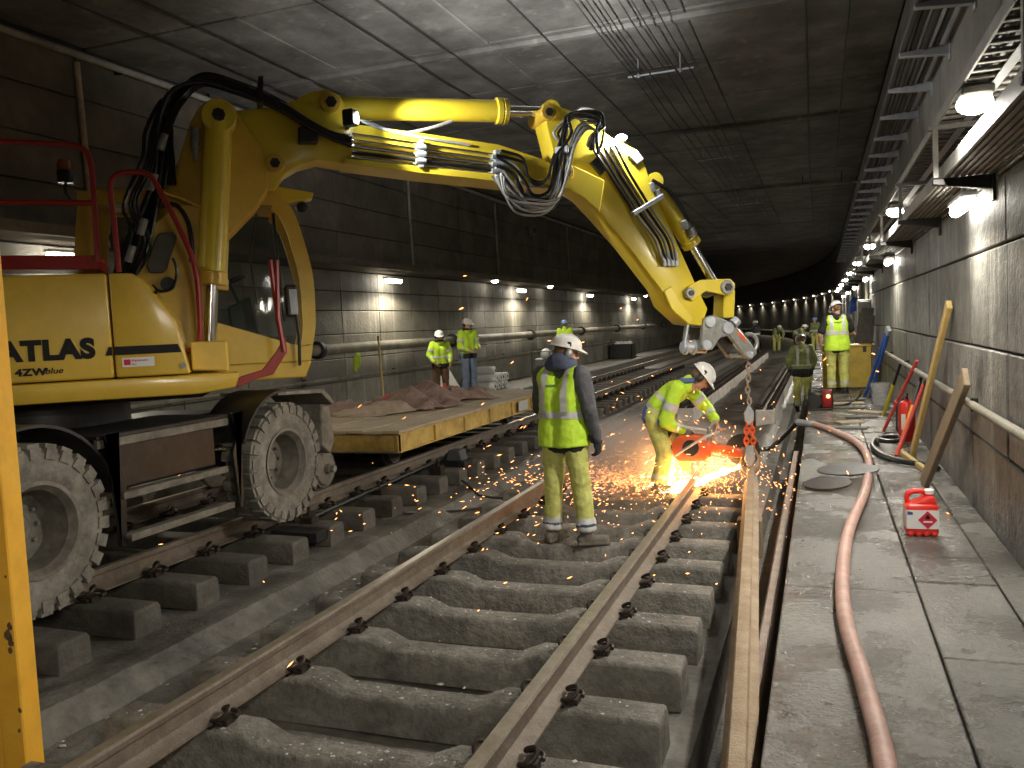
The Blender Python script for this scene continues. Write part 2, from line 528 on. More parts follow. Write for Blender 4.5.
cl = MB()
ceil_o = sweep([(XL-.4, ZC+.06), (XR+.4, ZC+.06)], stations(T0, T1)).build('ceiling', 'joint', org=V((0, 0, 0)))
struct(ceil_o)
wr = sweep([(XR+.05, -.7), (XR+.05, ZC+.1)], stations(T0, T1)).build('wall_right', 'joint', org=V((0, 0, 0))); struct(wr)
wl = sweep([(XL-.05, -.7), (XL-.05, ZC+.1)], stations(T0, T1)).build('wall_left', 'joint', org=V((0, 0, 0))); struct(wl)

def slab_piece(par, name, x0, x1, t0, t1, z0, z1, m, bev=.01):
    """a flat slab between two stations, following the bend"""
    mb = MB()
    k = 1 if t1 <= BEND else max(1, int((t1-t0)/3))
    for q in range(k):
        a = t0+(t1-t0)*q/k; b = t0+(t1-t0)*(q+1)/k
        p = [path(x0, a), path(x1, a), path(x1, b), path(x0, b)]
        mb.ext([V((c.x, c.y, z0)) for c in p], (0, 0, z1-z0))
    return mb.build(name, m, par, bevel=bev if k == 1 else 0, smooth=False)

# right wall panels (four courses) and fascia panels above the trays
meshes = {}
def wall_panels(par, xc, courses, width, t_first, t_last, m, thick=.05, gap=.014, far_to=T1, seed=1, stag=0):
    rnd = random.Random(seed)
    for ci, (z0, z1) in enumerate(courses):
        key = (m, round(z1-z0, 3), width)
        if key not in meshes:
            meshes[key] = boxmesh('panel', (thick, width-gap, z1-z0-gap), m, .009)
        t = t_first+(stag*width if ci % 2 else 0)
        while t < t_last-1e-6:
            piece('panel', meshes[key], par, (xc+rnd.uniform(-.006, .006), t+width/2, (z0+z1)/2))
            t += width
        # beyond the pieces one can tell apart the wall face goes on as a plain course
        slab_piece(par, 'far_course', xc-thick/2, xc+thick/2, t, far_to, z0+.005, z1-.005, m)
wall_panels(wr, XR+.025, [(-.02, .64), (.64, 1.30), (1.30, 1.97), (1.97, 2.40)], 1.3, 5.87-1.3*10, 5.87+1.3*22, 'panel_r')
wall_panels(wr, XR+.02, [(2.40, 2.98)], 2.6, 5.87-1.3*10, 5.87+1.3*16, 'panel_r', seed=4)
wall_panels(wr, XR+.005, [(2.98, 5.30)], 2.6, 5.87-1.3*10, 5.87+1.3*16, 'fascia', seed=2)
# left wall: block courses below the ledge, board-marked courses above it
wall_panels(wl, XL-.025, [(.02, .70), (.70, 1.15), (1.15, 1.62), (1.62, 2.08), (2.08, 2.46), (2.46, 2.86)], 1.5, 14.46-1.5*12, 14.46+1.5*17, 'panel_l', seed=3)
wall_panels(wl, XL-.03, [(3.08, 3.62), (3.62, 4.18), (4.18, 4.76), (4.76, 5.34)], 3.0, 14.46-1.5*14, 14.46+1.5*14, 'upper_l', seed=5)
# ceiling slabs, cast in bays
rnd = random.Random(9)
xs = [XL, -6.4, -4.1, -1.5, XR]
for i in range(4):
    wd = xs[i+1]-xs[i]
    me = boxmesh('ceiling_slab', (wd-.012, 2.2-.014, .06), 'ceil', .012)
    for k in range(-6, 16):
        piece('ceiling_slab', me, ceil_o, ((xs[i]+xs[i+1])/2, 6.4+2.2*k+1.1, ZC+.03+rnd.uniform(-.012, .012)))
    slab_piece(ceil_o, 'far_soffit', xs[i], xs[i+1], 6.4+2.2*16, T1, ZC, ZC+.05, 'ceil')
# two shallow downstand joints strips across the vault
for t in (11.0, 17.6, 26.4):
    MB().box((-3.87, t, ZC-.03), (9.8, .12, .07)).build('joint_cover', 'ceil', ceil_o, bevel=.01)

# walkway slabs on the right
yj_mid = [-6, -4.6, -3.2, -1.8, -.6, .6, 1.7, 2.85, 3.97, 4.42, 5.1, 5.62, 6.75, 7.9]
while yj_mid[-1] < 30: yj_mid.append(yj_mid[-1]+1.15)
yj_l = [-6, -2.6, .1, 2.3, 4.9, 7.3, 9.9]
while yj_l[-1] < 32: yj_l.append(yj_l[-1]+2.4)
yj_r = [-6+1.9*k for k in range(20)]
rnd = random.Random(4)
for x0, x1, ys in ((-.225, .456, yj_l), (.464, .868, yj_mid), (.876, 1.058, yj_r)):
    for a, b in zip(ys, ys[1:]):
        top = .08+rnd.uniform(-.004, .004)
        MB().box(((x0+x1)/2, (a+b)/2, (top+.0)/2), (x1-x0, b-a-.010, top)).build('paving_slab', 'walk', fl, bevel=.006, smooth=False)
slab_piece(fl, 'far_walkway', -.225, 1.058, 32, T1, 0, .08, 'walk')
# mud where the old track has been dug out
def mudz(x, y):
    return -.33+.06*noise.noise(V((x*1.1, y*.9, 5)))+.035*noise.noise(V((x*4, y*4, 1)))
mb = MB(); nx, ny = 26, 120
vs = []
for j in range(ny+1):
    for i in range(nx+1):
        x = -3.25+2.6*i/nx; y = 8.75+32*(j/ny)**1.4
        e = min(1, i/2, (nx-i)/2, j/3)
        vs.append((x, y, -.46+(mudz(x, y)+.46)*e))
mb.add(vs, [(j*(nx+1)+i, j*(nx+1)+i+1, (j+1)*(nx+1)+i+1, (j+1)*(nx+1)+i) for j in range(ny) for i in range(nx)])
tag(mb.build('dug_ground', 'mud', angle=60), 'dark wet muddy ground dug out beyond the last sleeper', 'mud', kind='stuff')

# ------------------------------------------------------------------ lamps
def flood_lamp(loc, power, facing, label, group, warm=(1, .95, .86), m='lamp'):
    t = thing('flood_lamp', label, 'lamp', loc, group)
    l = V(loc); f = V(facing).normalized()
    MB().box(l+V((0, 0, .05)), (.16, .24, .05)).build('housing', 'tray', t, bevel=.01)
    MB().ell(l+V((0, 0, .0)), (.09, .12, .055), seg=16).build('lens', m, t)
    light('SPOT', 'flood_lamp_light', l+V((-.05 if l.x > 0 else .05, 0, -.075)), power, warm, .08, (f.x, f.y, f.z), angle=170, blend=.2)
    return t
def tube_lamp(loc, power, label, group, length=.62, side=-1, m='lamp'):
    t = thing('tube_lamp', label, 'lamp', loc, group)
    l = V(loc)
    MB().box(l+V((0, 0, .055)), (.10, length+.06, .04)).build('housing', 'white', t, bevel=.01)
    MB().tube([l+V((0, -length/2, 0)), l+V((0, length/2, 0))], .042, 12).build('diffuser', m, t)
    light('SPOT', 'tube_lamp_light', l+V((side*.20, 0, -.10)), power, (1, .91, .72), .10, (side*.3, 0, -1), angle=172, blend=.25)
    return t
GA = 'flood lamps along the cable ladder'
for k in range(-2, 9):
    y = 5.23+5.21*k
    if k == 0: lb = 'bright flood lamp under cable ladder, next to the dark tray bracket'
    else: lb = 'round flood lamp glowing under the cable ladder further along right wall'
    flood_lamp((.80, y, 2.68), {-2: 80, -1: 210, 0: 330, 1: 300}.get(k, 150), (-.06, 0, -1), lb, GA if k else None)
GB = 'tube lamps below the lower tray'
for k in range(-1, 6):
    y = 6.84+6.97*k
    lb = 'warm tube lamp under the lower tray above bare concrete panels' if k == 0 else 'warm tube lamp under the lower tray further along the right wall'
    tube_lamp((.96, y, 2.30), 60, lb, GB if k else None)
GL = 'tube lamps along the left wall'
for y in (-.2, 7.9, 16.14, 24.35, 32.5, 40.78):
    lb = 'long tube lamp on left wall nearest the two standing workers' if y == 16.14 else 'short tube lamp under the ledge of the left wall'
    tube_lamp((-8.52, y, 2.70), 110, lb, GL if y != 16.14 else None, length=.66, side=1)
for y in (21.97, 27.07, 43.5):
    flood_lamp((-8.45, y, 2.90), 80, (1, 0, -1), 'round white lamp on edge of the left wall ledge', 'round lamps along the left ledge')
# lamps round the bend far down the tunnel
for k in range(12):
    t = 58+6.2*k
    p = path(.9, t, 2.95)
    tt = thing('distant_lamp', 'tiny lamp on the curved far wall of the tunnel', 'lamp', p, 'distant lamps round the bend')
    MB().box(p+V((0, 0, .07)), (.14, .34, .05)).build('housing', 'tray', tt)
    MB().ell(p, (.06, .12, .045), seg=12).build('lens', 'lamp_far', tt)
    light('SPOT', 'distant_lamp_light', path(.75, t, 2.85), 70, (1, .86, .62), .1, (-.2, 0, -1), angle=160, blend=.3)

# ------------------------------------------------------------------ services on the right wall
def lad_rail(x, z, h=.06, t=.012, a=-6, b=46):
    return MB().box((x, (a+b)/2, z), (t, b-a, h))
cl_ = thing('cable_ladder', 'grey steel cable ladder with close rungs under the right wall fascia', 'cable tray', (.9, 0, 2.80))
lad_rail(.735, 2.80).build('side_rail', 'tray', cl_)
lad_rail(1.03, 2.80).build('side_rail', 'tray', cl_)
MB().box((.9, 20, 2.772), (.05, 52, .004)).build('centre_strip', 'galv', cl_)
rme = boxmesh('rung', (.29, .035, .02), 'tray', .004)
for k in range(90):
    piece('rung', rme, cl_, (.882, 2.4+.16*k, 2.79))
mb = MB()
for k in range(90):
    mb.box((.882, 17+.32*k, 2.79), (.29, .05, .02))
o = mb.build('far_rungs', 'tray', cl_); o['kind'] = 'stuff'
for k, x in enumerate((.80, .86, .93, .985)):
    p = [(x+.012*math.sin(j*1.3+k), -6+2*j, 2.835+.006*math.sin(j*2.1+k)) for j in range(27)]
    tag(MB().tube(p, .024 if k % 2 else .03, 8).build('power_cable', 'cable'), 'black power cable lying in the cable ladder', 'cable', 'cables in the ladder')
t = thing('lower_cable_tray', 'ridged lower cable tray running above the concrete panels', 'cable tray', (.9, 0, 2.42))
MB().box((.90, 20, 2.44), (.26, 52, .006)).build('tray_bed', 'tray', t)
MB().box((.765, 20, 2.47), (.012, 52, .09)).build('tray_lip', 'tray', t)
MB().box((1.04, 20, 2.47), (.012, 52, .09)).build('tray_lip', 'tray', t)
for k in range(6):
    MB().box((.80+.04*k, 20, 2.432), (.014, 52, .014)).build('rib', 'tray', t)
bt = thing('tray_bracket', 'dark tapered bracket carrying the trays on the right wall', 'bracket', (1.05, 6.2, 2.38), 'tray brackets')
MB().ext([(1.055, 6.17, 2.33), (1.055, 6.17, 2.425), (.70, 6.17, 2.425), (.70, 6.17, 2.39)], (0, .06, 0)).build('arm', 'steel_dark', bt, bevel=.004)
MB().box((1.048, 6.2, 2.36), (.016, .10, .2)).build('wall_plate', 'steel_dark', bt)
MB().box((.86, 6.2, 2.755), (.36, .05, .03)).build('upper_arm', 'tray', bt)
MB().box((.72, 6.2, 2.59), (.03, .04, .31)).build('hanger', 'tray', bt)
for k in (-2, -1, 1, 2, 3, 4, 5, 6, 7, 8, 9, 10):
    copy_tree(bt, (1.05, 6.2+2.6*k, 2.38))
# high arms that carry the upper cables
b0 = thing('cable_bracket', 'pale grey steel arm jutting from the upper right wall under cables', 'bracket', (1.05, 3.1, 3.70), 'cable arms on the upper right wall')
MB().ext([(1.045, 3.07, 3.66), (1.045, 3.07, 3.745), (.66, 3.07, 3.72), (.66, 3.07, 3.69)], (0, .06, 0)).build('arm', 'galv', b0, bevel=.003)
MB().box((1.038, 3.1, 3.70), (.012, .10, .16)).build('wall_plate', 'galv', b0)
for k in range(1, 30):
    copy_tree(b0, (1.05, 3.1+1.21*k, 3.70))
for k, (x, r) in enumerate(((.70, .034), (.775, .03), (.85, .034), (.93, .026))):
    p = [(x+.01*math.sin(j*.9+k), -6+1.21*j, 3.755+.008*math.sin(j*1.7+k*2)) for j in range(38)]
    tag(MB().tube(p, r, 8).build('high_cable', 'cable'), 'thick black cable resting on the upper wall arms', 'cable', 'cables on the upper arms')
# hand rail pipe low on the wall
t = thing('wall_pipe', 'dusty steel pipe clamped low along the right wall', 'pipe', (1.0, 0, .88))
MB().tube([(1.015, -6, .88), (1.015, 45, .88)], .030, 12).build('pipe', 'pipe', t)
for k in range(16):
    MB().box((1.035, 1.7+2.6*k, .88), (.05, .05, .10)).build('pipe_clamp', 'steel_dark', t, bevel=.005)
# ------------------------------------------------------------------ services on the left wall
lg = sweep([(-8.82, 2.88), (-8.36, 2.92), (-8.36, 3.05), (-8.82, 3.08)], [-10, 45]).build('trim_1', 'upper_l', org=V((0, 0, 0))); struct(lg)
t = thing('water_main', 'thick dusty water pipe with flanges along the left wall', 'pipe', (-8.58, 0, 1.35))
MB().tube([(-8.58, -8, 1.35), (-8.58, 46, 1.35)], .10, 18).build('pipe', 'pipe', t)
for k in range(10):
    y = 13.2-6*2+6*k
    MB().lathe([(.10, -.05), (.165, -.05), (.165, .05), (.10, .05)], (-8.58, y, 1.35), (0, 1, 0), 20).build('flange', 'steel_dark', t)
t2 = thing('thin_wall_pipe', 'thin steel pipe running low along the left wall', 'pipe', (-8.72, 0, .78))
MB().tube([(-8.72, -8, .78), (-8.72, 46, .78)], .035, 10).build('pipe', 'pipe', t2)
for k in range(14):
    MB().box((-8.77, -4+3.4*k, .78), (.08, .05, .10)).build('pipe_clamp', 'steel_dark', t2)
t3 = thing('ceiling_conduit', 'pale conduit along the corner of ceiling and left wall', 'conduit', (-8.7, 0, 5.28))
MB().tube([(-8.7, -8, 5.27), (-8.7, 46, 5.27)], .045, 10).build('pipe', 'pipe', t3)
for k in range(12):
    MB().box((-8.74, -2+3.7*k, 5.27), (.10, .05, .12)).build('clamp', 'steel_dark', t3)
tag(MB().tube([(-8.78, 8.45, 5.2), (-8.77, 8.47, 4.1), (-8.78, 8.5, 3.1)], .04, 10).build('drain_downpipe', 'rag_tan'), 'pale vertical downpipe on upper left wall behind the excavator', 'pipe')
for y in (17.6, 23.1, 30.5):
    tag(MB().tube([(-8.78, y, 5.2), (-8.77, y-.02, 4.2), (-8.78, y+.03, 3.1)], .03, 8).build('wall_conduit', 'pipe'), 'narrow vertical conduit on the upper left wall above the ledge', 'conduit', 'conduits on the upper left wall')
# black boxes and loose cable on the left wall
t = thing('junction_box', 'small grey junction box on the upper left wall', 'box', (-8.7, 26.2, 4.6))
MB().box((-8.70, 26.2, 4.7), (.14, .34, .26)).build('case', 'tray', t, bevel=.01)
MB().box((-8.62, 26.2, 4.7), (.02, .28, .2)).build('cover', 'steel_dark', t, bevel=.006)
# ------------------------------------------------------------------ ceiling wires
for k, (x, dz) in enumerate(((-2.48, 0), (-2.36, .04), (-2.2, .02), (-2.0, .05), (-1.86, .0), (-1.7, .03))):
    p = [(x+.03*math.sin(j*.7+k), 4+2.2*j, 5.12+dz-.035*(j % 2)) for j in range(19)]
    tag(MB().tube(p, .010, 6).build('overhead_wire', 'cable'), 'thin dark wire strung under the ceiling in a bundle', 'wire', 'overhead wires in the bundle')
for y in (12.4, 19.6, 28):
    t = thing('wire_spacer', 'small pale spacer clip holding the overhead wires', 'wire clip', (-2.1, y, 5.1), 'overhead wire spacers')
    MB().bar((-2.55, y, 5.13), (-1.62, y+.05, 5.15), .025, .02).build('bar', 'galv', t)
    for x in (-2.4, -1.8):
        MB().tube([(x, y, 5.13), (x, y, ZC)], .008, 6).build('hanger_rod', 'galv', t)
        MB().ell((x, y, 5.13), (.03, .05, .03), seg=8, rings=6).build('insulator', 'galv', t)
tag(MB().tube([(-.06, 4.0, 5.34), (-.1, 12, 5.33), (-.2, 24, 5.34), (-.2, 44, 5.34)], .016, 6).build('ceiling_cable', 'cable'), 'single black cable running straight along the ceiling', 'cable')
tag(MB().tube([(.42, 4.0, 5.33), (.40, 14, 5.32), (.42, 24, 5.33), (.42, 44, 5.33)], .012, 6).build('ceiling_cable', 'cable'), 'thin dark cable along the ceiling nearest the upper right wall', 'cable')
t = thing('ceiling_pipe', 'short cross pipe hung under the ceiling near the right wall', 'pipe', (.1, 25, 5.1))
MB().tube([(-.75, 24.9, 5.10), (1.04, 25.1, 5.10)], .04, 10).build('pipe', 'pipe', t)
for x in (-.4, .6):
    MB().tube([(x, 25, 5.1), (x, 25, ZC)], .012, 6).build('hanger', 'steel_dark', t)
for k, x in enumerate((-7.6, -6.9, -5.2, -4.6, -3.3)):
    p = [(x+.02*math.sin(j+k), 3+3*j, 5.35-.02*(j % 2)) for j in range(14)]
    tag(MB().tube(p, .013, 6).build('ceiling_line', 'cable'), 'dark cable clipped along the ceiling above the excavator side', 'cable', 'cables on the left half of the ceiling')

# ------------------------------------------------------------------ rails
HW = .036
rail_prof = [(-.07, -.159), (-.07, -.148), (-.02, -.128), (-.008, -.115), (-.008, -.05), (-.034, -.036), (-.036, -.012), (-.028, -.001), (0, .001),
             (.028, -.001), (.036, -.012), (.034, -.036), (.008, -.05), (.008, -.115), (.02, -.128), (.07, -.148), (.07, -.159)]
def rail_mesh(mb, pts):
    """sweep the rail section along pts (head top on the points)"""
    n = len(rail_prof); vs = []
    for i, p in enumerate(pts):
        p = V(p)
        d = V(pts[min(i+1, len(pts)-1)])-V(pts[max(i-1, 0)])
        a = math.atan2(-d.x, d.y)
        r = V((math.cos(a), math.sin(a), 0))
        for x, z in rail_prof:
            vs.append(p+r*x+V((0, 0, z)))
    m = len(pts)
    fs = [(j*n+i, j*n+(i+1) % n, (j+1)*n+(i+1) % n, (j+1)*n+i) for j in range(m-1) for i in range(n)]
    fs += [tuple(range(n))[::-1], tuple(range((m-1)*n, m*n))]
    return mb.add(vs, fs)
def rail(pts, label, m='rail_top', group=None, name='rail'):
    o = rail_mesh(MB(), pts).build(name, m, angle=30)
    if m == 'rail_top':
        o.data.materials.append(M['rail_head'])
        for pg in o.data.polygons:
            if pg.normal.z > .6 and pg.center.z > .14: pg.material_index = 1
    return tag(o, label, 'rail', group)
RX = (-2.735, -1.235)
rail([(RX[0], .3, 0), (RX[0], 9.3, 0)], 'worn steel rail on the sleepers beside the standing worker in the lime vest')
rail([(RX[1], .3, 0), (RX[1], 8.95, 0)], 'worn steel rail on the sleepers leading to the sparks')
LX = (-6.45, -4.95)
rail([path(LX[1], t) for t in [-4, 20, BEND]+[BEND+5*k for k in range(1, 16)]], 'rail of the excavator track on the side of the sleepers ends facing the walkway')
rail([path(LX[0], t) for t in [-4, 20, BEND]+[BEND+5*k for k in range(1, 16)]], 'rail of the excavator track next to the left wall kerb')
rail([(-4.42, 14.2, -.215), (-4.46, 26, -.215)], 'loose rusty rail lying along the sleeper ends of the excavator track', 'rail_rust')
rail([(-.255, 1.0, .06), (-.30, 2.82, .07), (-.70, 8.80, .075)], 'brown rail being cut, slung from the excavator chain', 'rail_rust', name='cut_rail')
rail([(-.318, 1.0, -.150), (-.33, 11.3, -.150)], 'old pinkish scaled rail lying in the trench beside the walkway', 'rail_pink')
for y, x, z0, z1 in ((1.5, -.27, -.149, -.093), (2.2, -.285, -.149, -.09), (7.2, -.595, -.40, -.086)):
    tag(MB().box((x, y, (z0+z1)/2), (.20, .16, z1-z0)).build('packing_block', 'timber_brown', bevel=.008), 'timber packing block under the brown rail', 'block', 'packing blocks under the cut rail')

for y in (1.6, 4.4, 7.4, 10.4):
    tag(MB().box((-.325, y, -.44), (.17, .22, .258)).build('support_block', 'timber_grey', bevel=.008), 'grey timber block in the trench under the pinkish rail', 'block', 'support blocks in the trench')
# ------------------------------------------------------------------ sleepers of the near track, with clips
YS0, SP = 3.097, .602
def sleeper_mb(xc, y, half, zs=-.172, dip=.055, wt=.105, wb=.14, h=.235):
    xs_ = [-half, -half+.012, -1.05, -.5, -.36, 0, .36, .5, 1.05, half-.012, half]
    zz = [zs-.02, zs-.004, zs, zs, zs-dip, zs-dip-.004, zs-dip, zs, zs, zs-.004, zs-.02]
    zb = zs-h
    vs = []
    for x, z in zip(xs_, zz):
        k = wt if abs(x) > .4 else wt*.9
        vs += [(xc+x, y-wb, zb), (xc+x, y-k-.006, z-.02), (xc+x, y-k+.014, z), (xc+x, y+k-.014, z), (xc+x, y+k+.006, z-.02), (xc+x, y+wb, zb)]
    n = 6
    fs = [(j*n+i, j*n+(i+1) % n, (j+1)*n+(i+1) % n, (j+1)*n+i) for j in range(len(xs_)-1) for i in range(n)]
    fs += [tuple(range(n))[::-1], tuple(range((len(xs_)-1)*n, len(xs_)*n))]
    return MB().add(vs, fs)
def clip_mb(x, y, z, sgn, big=1.0):
    """a bent spring clip with its cast shoulder beside the rail foot, sgn = which side of the rail"""
    mb = MB()
    q = lambda a, b, c: (x+sgn*a*big, y+b*big, z+c*big)
    mb.tube([q(.030, -.055, .030), q(.072, -.062, .040), q(.098, -.034, .060), q(.09, .0, .078), q(.055, .016, .066), q(.032, .032, .046), q(.062, .06, .036), q(.10, .052, .028), q(.112, .012, .026)], .0105*big, 7, smooth=4)
    mb.box(q(.082, -.005, .012), (.035*big, .06*big, .03*big))
    mb.box(q(.05, .0, .012), (.06*big, .10*big, .016*big))
    return mb
def make_sleeper(name, xc, half, y, m, label, group, rails, clipz=-.172, big=1.0, **kw):
    t = thing(name, label, 'sleeper', (xc, y, -.40), group)
    sleeper_mb(xc, y, half, **kw).build('beam', m, t, bevel=.006)
    for r in rails:
        MB().box((r, y, -.1655), (.16, .16, .012)).build('rail_pad', 'black', t)
        for sgn in (-1, 1):
            clip_mb(r+sgn*.035, y, clipz, sgn, big).build('rail_clip', 'clip', t)
    return t
XC = sum(RX)/2
ORD = ['first', 'second', 'third', 'fourth', 'fifth', 'sixth', 'seventh', 'eighth', 'ninth', 'tenth', 'eleventh', 'twelfth', 'thirteenth']
s0 = make_sleeper('concrete_sleeper', XC, 1.28, YS0-2*SP, 'sleeper', 'grey concrete sleeper with sunken middle, twelfth from the sparks', 'sleepers of the near track', RX, wt=.105, wb=.135, h=.22)
for k in range(-1, 10):
    if k == 6:
        lb = 'grey concrete sleeper the worker in the lime vest is standing on'
    elif k == 9:
        lb = 'last grey concrete sleeper in front of the sparks'
    else:
        lb = 'grey concrete sleeper with sunken middle, %s from the sparks' % ORD[9-k]
    c = copy_tree(s0, (XC, YS0+SP*k, -.40), label=lb)
# sleepers of the excavator track
s1 = make_sleeper('old_sleeper', -5.70, 1.36, .8, 'sleeper_old', 'dark old concrete sleeper with heavy iron chairs beneath the excavator', 'sleepers beneath the excavator', LX, wt=.115, wb=.125, h=.20, dip=.01, big=1.35)
for k in range(1, 52):
    yk = .8+.602*k
    if yk < 7.9: lb, gp_ = None, None
    elif yk < 14.0: lb, gp_ = 'dark old concrete sleeper with heavy iron chairs under the flat wagon', 'sleepers under the flat wagon'
    else: lb, gp_ = 'dark old concrete sleeper with heavy iron chairs beyond the flat wagon', 'sleepers beyond the flat wagon'
    copy_tree(s1, (-5.70, yk, -.40), label=lb, group=gp_)

# ------------------------------------------------------------------ road-rail excavator
EC = V((-5.70, 4.90, 0))
EA = math.radians(52)
ED = V((math.sin(EA), math.cos(EA), 0))        # where the upper structure points
EN = V((math.cos(EA), -math.sin(EA), 0))       # its right-hand side
def W(s, n, z):
    return V((EC.x+ED.x*s+EN.x*n, EC.y+ED.y*s+EN.y*n, z))
def bp(u, v, n):
    d = ray(u, v)
    t = (n+EN.x*EC.x+EN.y*EC.y)/(EN.x*d.x+EN.y*d.y)
    P = d*t
    return ((P.x-EC.x)*ED.x+(P.y-EC.y)*ED.y, P.z+CAMZ)
def bw(u, v, n):
    s, z = bp(u, v, n)
    return W(s, n, z)
def plate(mb, sz, n0, n1):
    return mb.ext([W(s, n0, z) for s, z in sz], EN*(n1-n0))
def splate(mb, px, n0, n1, nref):
    return plate(mb, [bp(u, v, nref) for u, v in px], n0, n1)
EX = thing('excavator', 'yellow wheeled road-rail excavator reaching its long boom over the near track', 'excavator', EC)

# --- undercarriage (stands square on the track, along Y)
def tyre_wheel(x, y, side):
    """side +1: outer face towards +X"""
    R, Wd = .525, .30
    ax = V((side, 0, 0)); c = V((x, y, .505))
    t = MB()
    prof = [(.285, -.13), (.30, -.14), (.40, -.15), (.47, -.145), (.495, -.12), (.498, .12), (.47, .145), (.40, .155), (.32, .148), (.285, .13), (.285, -.13)]
    t.lathe(prof, c, ax, 40)
    nl = 26
    for k in range(nl):
        for half, off in ((-1, 0), (1, .5)):
            a = 2*PI*(k+off)/nl
            e = V((0, math.cos(a), math.sin(a))); g = V((0, -math.sin(a), math.cos(a)))
            rot = Matrix((ax, g, e)).transposed()
            t.box(c+e*.502+ax*half*.078, (.135, .082, .05), rot)
            t.box(c+e*.465+ax*half*.146, (.03, .075, .07), rot)
    ty = t.build('tyre', 'tyre', EX, angle=25)
    r = MB()
    r.lathe([(.288, .135), (.30, .15), (.275, .15), (.26, .12), (.245, .10), (.238, .02), (.232, -.08), (.12, -.085), (.115, -.06), (.10, -.05), (.0, -.05)], c, ax, 36)
    rm = r.build('rim', 'rim', ty, angle=30)
    h = MB()
    h.lathe([(.0, -.02), (.07, -.02), (.085, -.035), (.09, -.06)], c, ax, 20)
    for k in range(10):
        a = 2*PI*k/10
        e = V((0, math.cos(a), math.sin(a)))
        h.cyl(c+e*.165+ax*-.085, c+e*.165+ax*-.055, .014, seg=6)
    h.build('hub', 'rim', ty, angle=30)
    return ty
for y in (3.74, 6.27):
    tyre_wheel(-4.605, y, 1)
    tyre_wheel(-6.795, y, -1)
mb = MB()
mb.box((-5.7, 4.9, .78), (.95, 3.3, .34))
mb.box((-5.7, 4.9, .62), (.6, 3.0, .2))
mb.build('chassis', 'black_paint', EX, bevel=.03)
for y in (3.74, 6.27):
    MB().cyl((-6.7, y, .505), (-4.75, y, .505), .10, seg=16).build('axle', 'black_paint', EX)
MB().cyl((-5.7, 4.9, .94), (-5.7, 4.9, 1.20), .62, seg=36).build('slew_ring', 'black_paint', EX)
mb = MB()
mb.box((-4.80, 4.86, .80), (.62, 1.05, .36))
mb.build('tool_box', 'black_paint', EX, bevel=.015)
mb = MB(); mb.box((-4.80, 4.86, 1.0), (.70, 1.30, .03)); mb.build('deck_plate', 'steel_dark', EX, bevel=.006)
MB().box((-4.47, 4.86, .955), (.04, 1.30, .06)).build('deck_edge', 'rim', EX, bevel=.006)
for z, x in ((.60, -4.44), (.32, -4.40)):
    mb = MB(); mb.box((x, 4.86, z), (.10, 1.06, .025))
    mb.box((x+.05, 4.86, z-.005), (.012, 1.06, .05))
    mb.build('step', 'rim', EX, bevel=.004)
for y, sgn in ((4.34, -1), (5.52, 1)):
    MB().ext([(-4.43, y, 1.02), (-4.43, y-.10*sgn*-1, 1.02), (-4.43, y+.04*sgn*-1, .70), (-4.43, y, .26), (-4.43, y+.05*sgn, .26), (-4.43, y+.07*sgn, .72)], (.03, 0, 0)).build('step_bracket', 'black_paint', EX, bevel=.004)
# mudguards
def guard(y, a0, a1, name='mudguard'):
    mb = MB(); n = 10; vs = []
    for i in range(n+1):
        a = a0+(a1-a0)*i/n
        for r in (.60, .62):
            for x in (-4.46, -4.92):
                vs.append((x, y+math.cos(a)*r, .527+math.sin(a)*r))
    fs = []
    for i in range(n):
        b = i*4
        fs += [(b, b+1, b+5, b+4), (b+2, b+6, b+7, b+3), (b, b+4, b+6, b+2), (b+1, b+3, b+7, b+5)]
    fs += [(0, 2, 3, 1), (n*4, n*4+1, n*4+3, n*4+2)]
    mb.add(vs, fs)
    return mb.build(name, 'black_paint', EX)
guard(3.74, .15, 1.75)
guard(6.27, 1.5, 2.75)
mb = MB()
mb.ext([(-4.46, 6.2, 1.13), (-4.46, 6.92, 1.10), (-4.46, 7.10, .96), (-4.46, 7.06, .93), (-4.46, 6.88, 1.06), (-4.46, 6.2, 1.10)], (-.62, 0, 0))
mb.build('front_fender', 'rim', EX, bevel=.005)
mb = MB(); mb.ext([(-4.56, 7.02, .95), (-4.56, 7.16, .9), (-4.56, 7.22, .56), (-4.56, 7.12, .44), (-4.56, 6.98, .55)], (-.28, 0, 0))
mb.build('front_plate', 'rim', EX, bevel=.012)
# rail guide wheels
for x in (-4.95, -6.45):
    sgn = 1 if x > -5.7 else -1
    for y in (7.60, 2.55):
        wb = MB().lathe([(0, .075), (.05, .075), (.055, .03), (.17, .025), (.185, .0), (.20, -.0), (.20, -.06), (.19, -.062), (.225, -.066), (.225, -.095), (0, -.095)], (x+sgn*.0, y, .205), (sgn, 0, 0), 32).build('rail_wheel', 'rim', EX, angle=30)
        MB().cyl((x+sgn*.08, y, .205), (x+sgn*.13, y, .205), .035, seg=8).build('wheel_nut', 'steel', wb)
        d = -1 if y > 5 else 1
        MB().bar((x-sgn*.14, y, .205), (x-sgn*.14, y+d*.55, .62), .10, .12).build('guide_arm', 'black_paint', EX, bevel=.01)
for y in (7.05, 3.05):
    MB().box((-5.7, y, .62), (1.9, .16, .2)).build('guide_beam', 'black_paint', EX, bevel=.01)

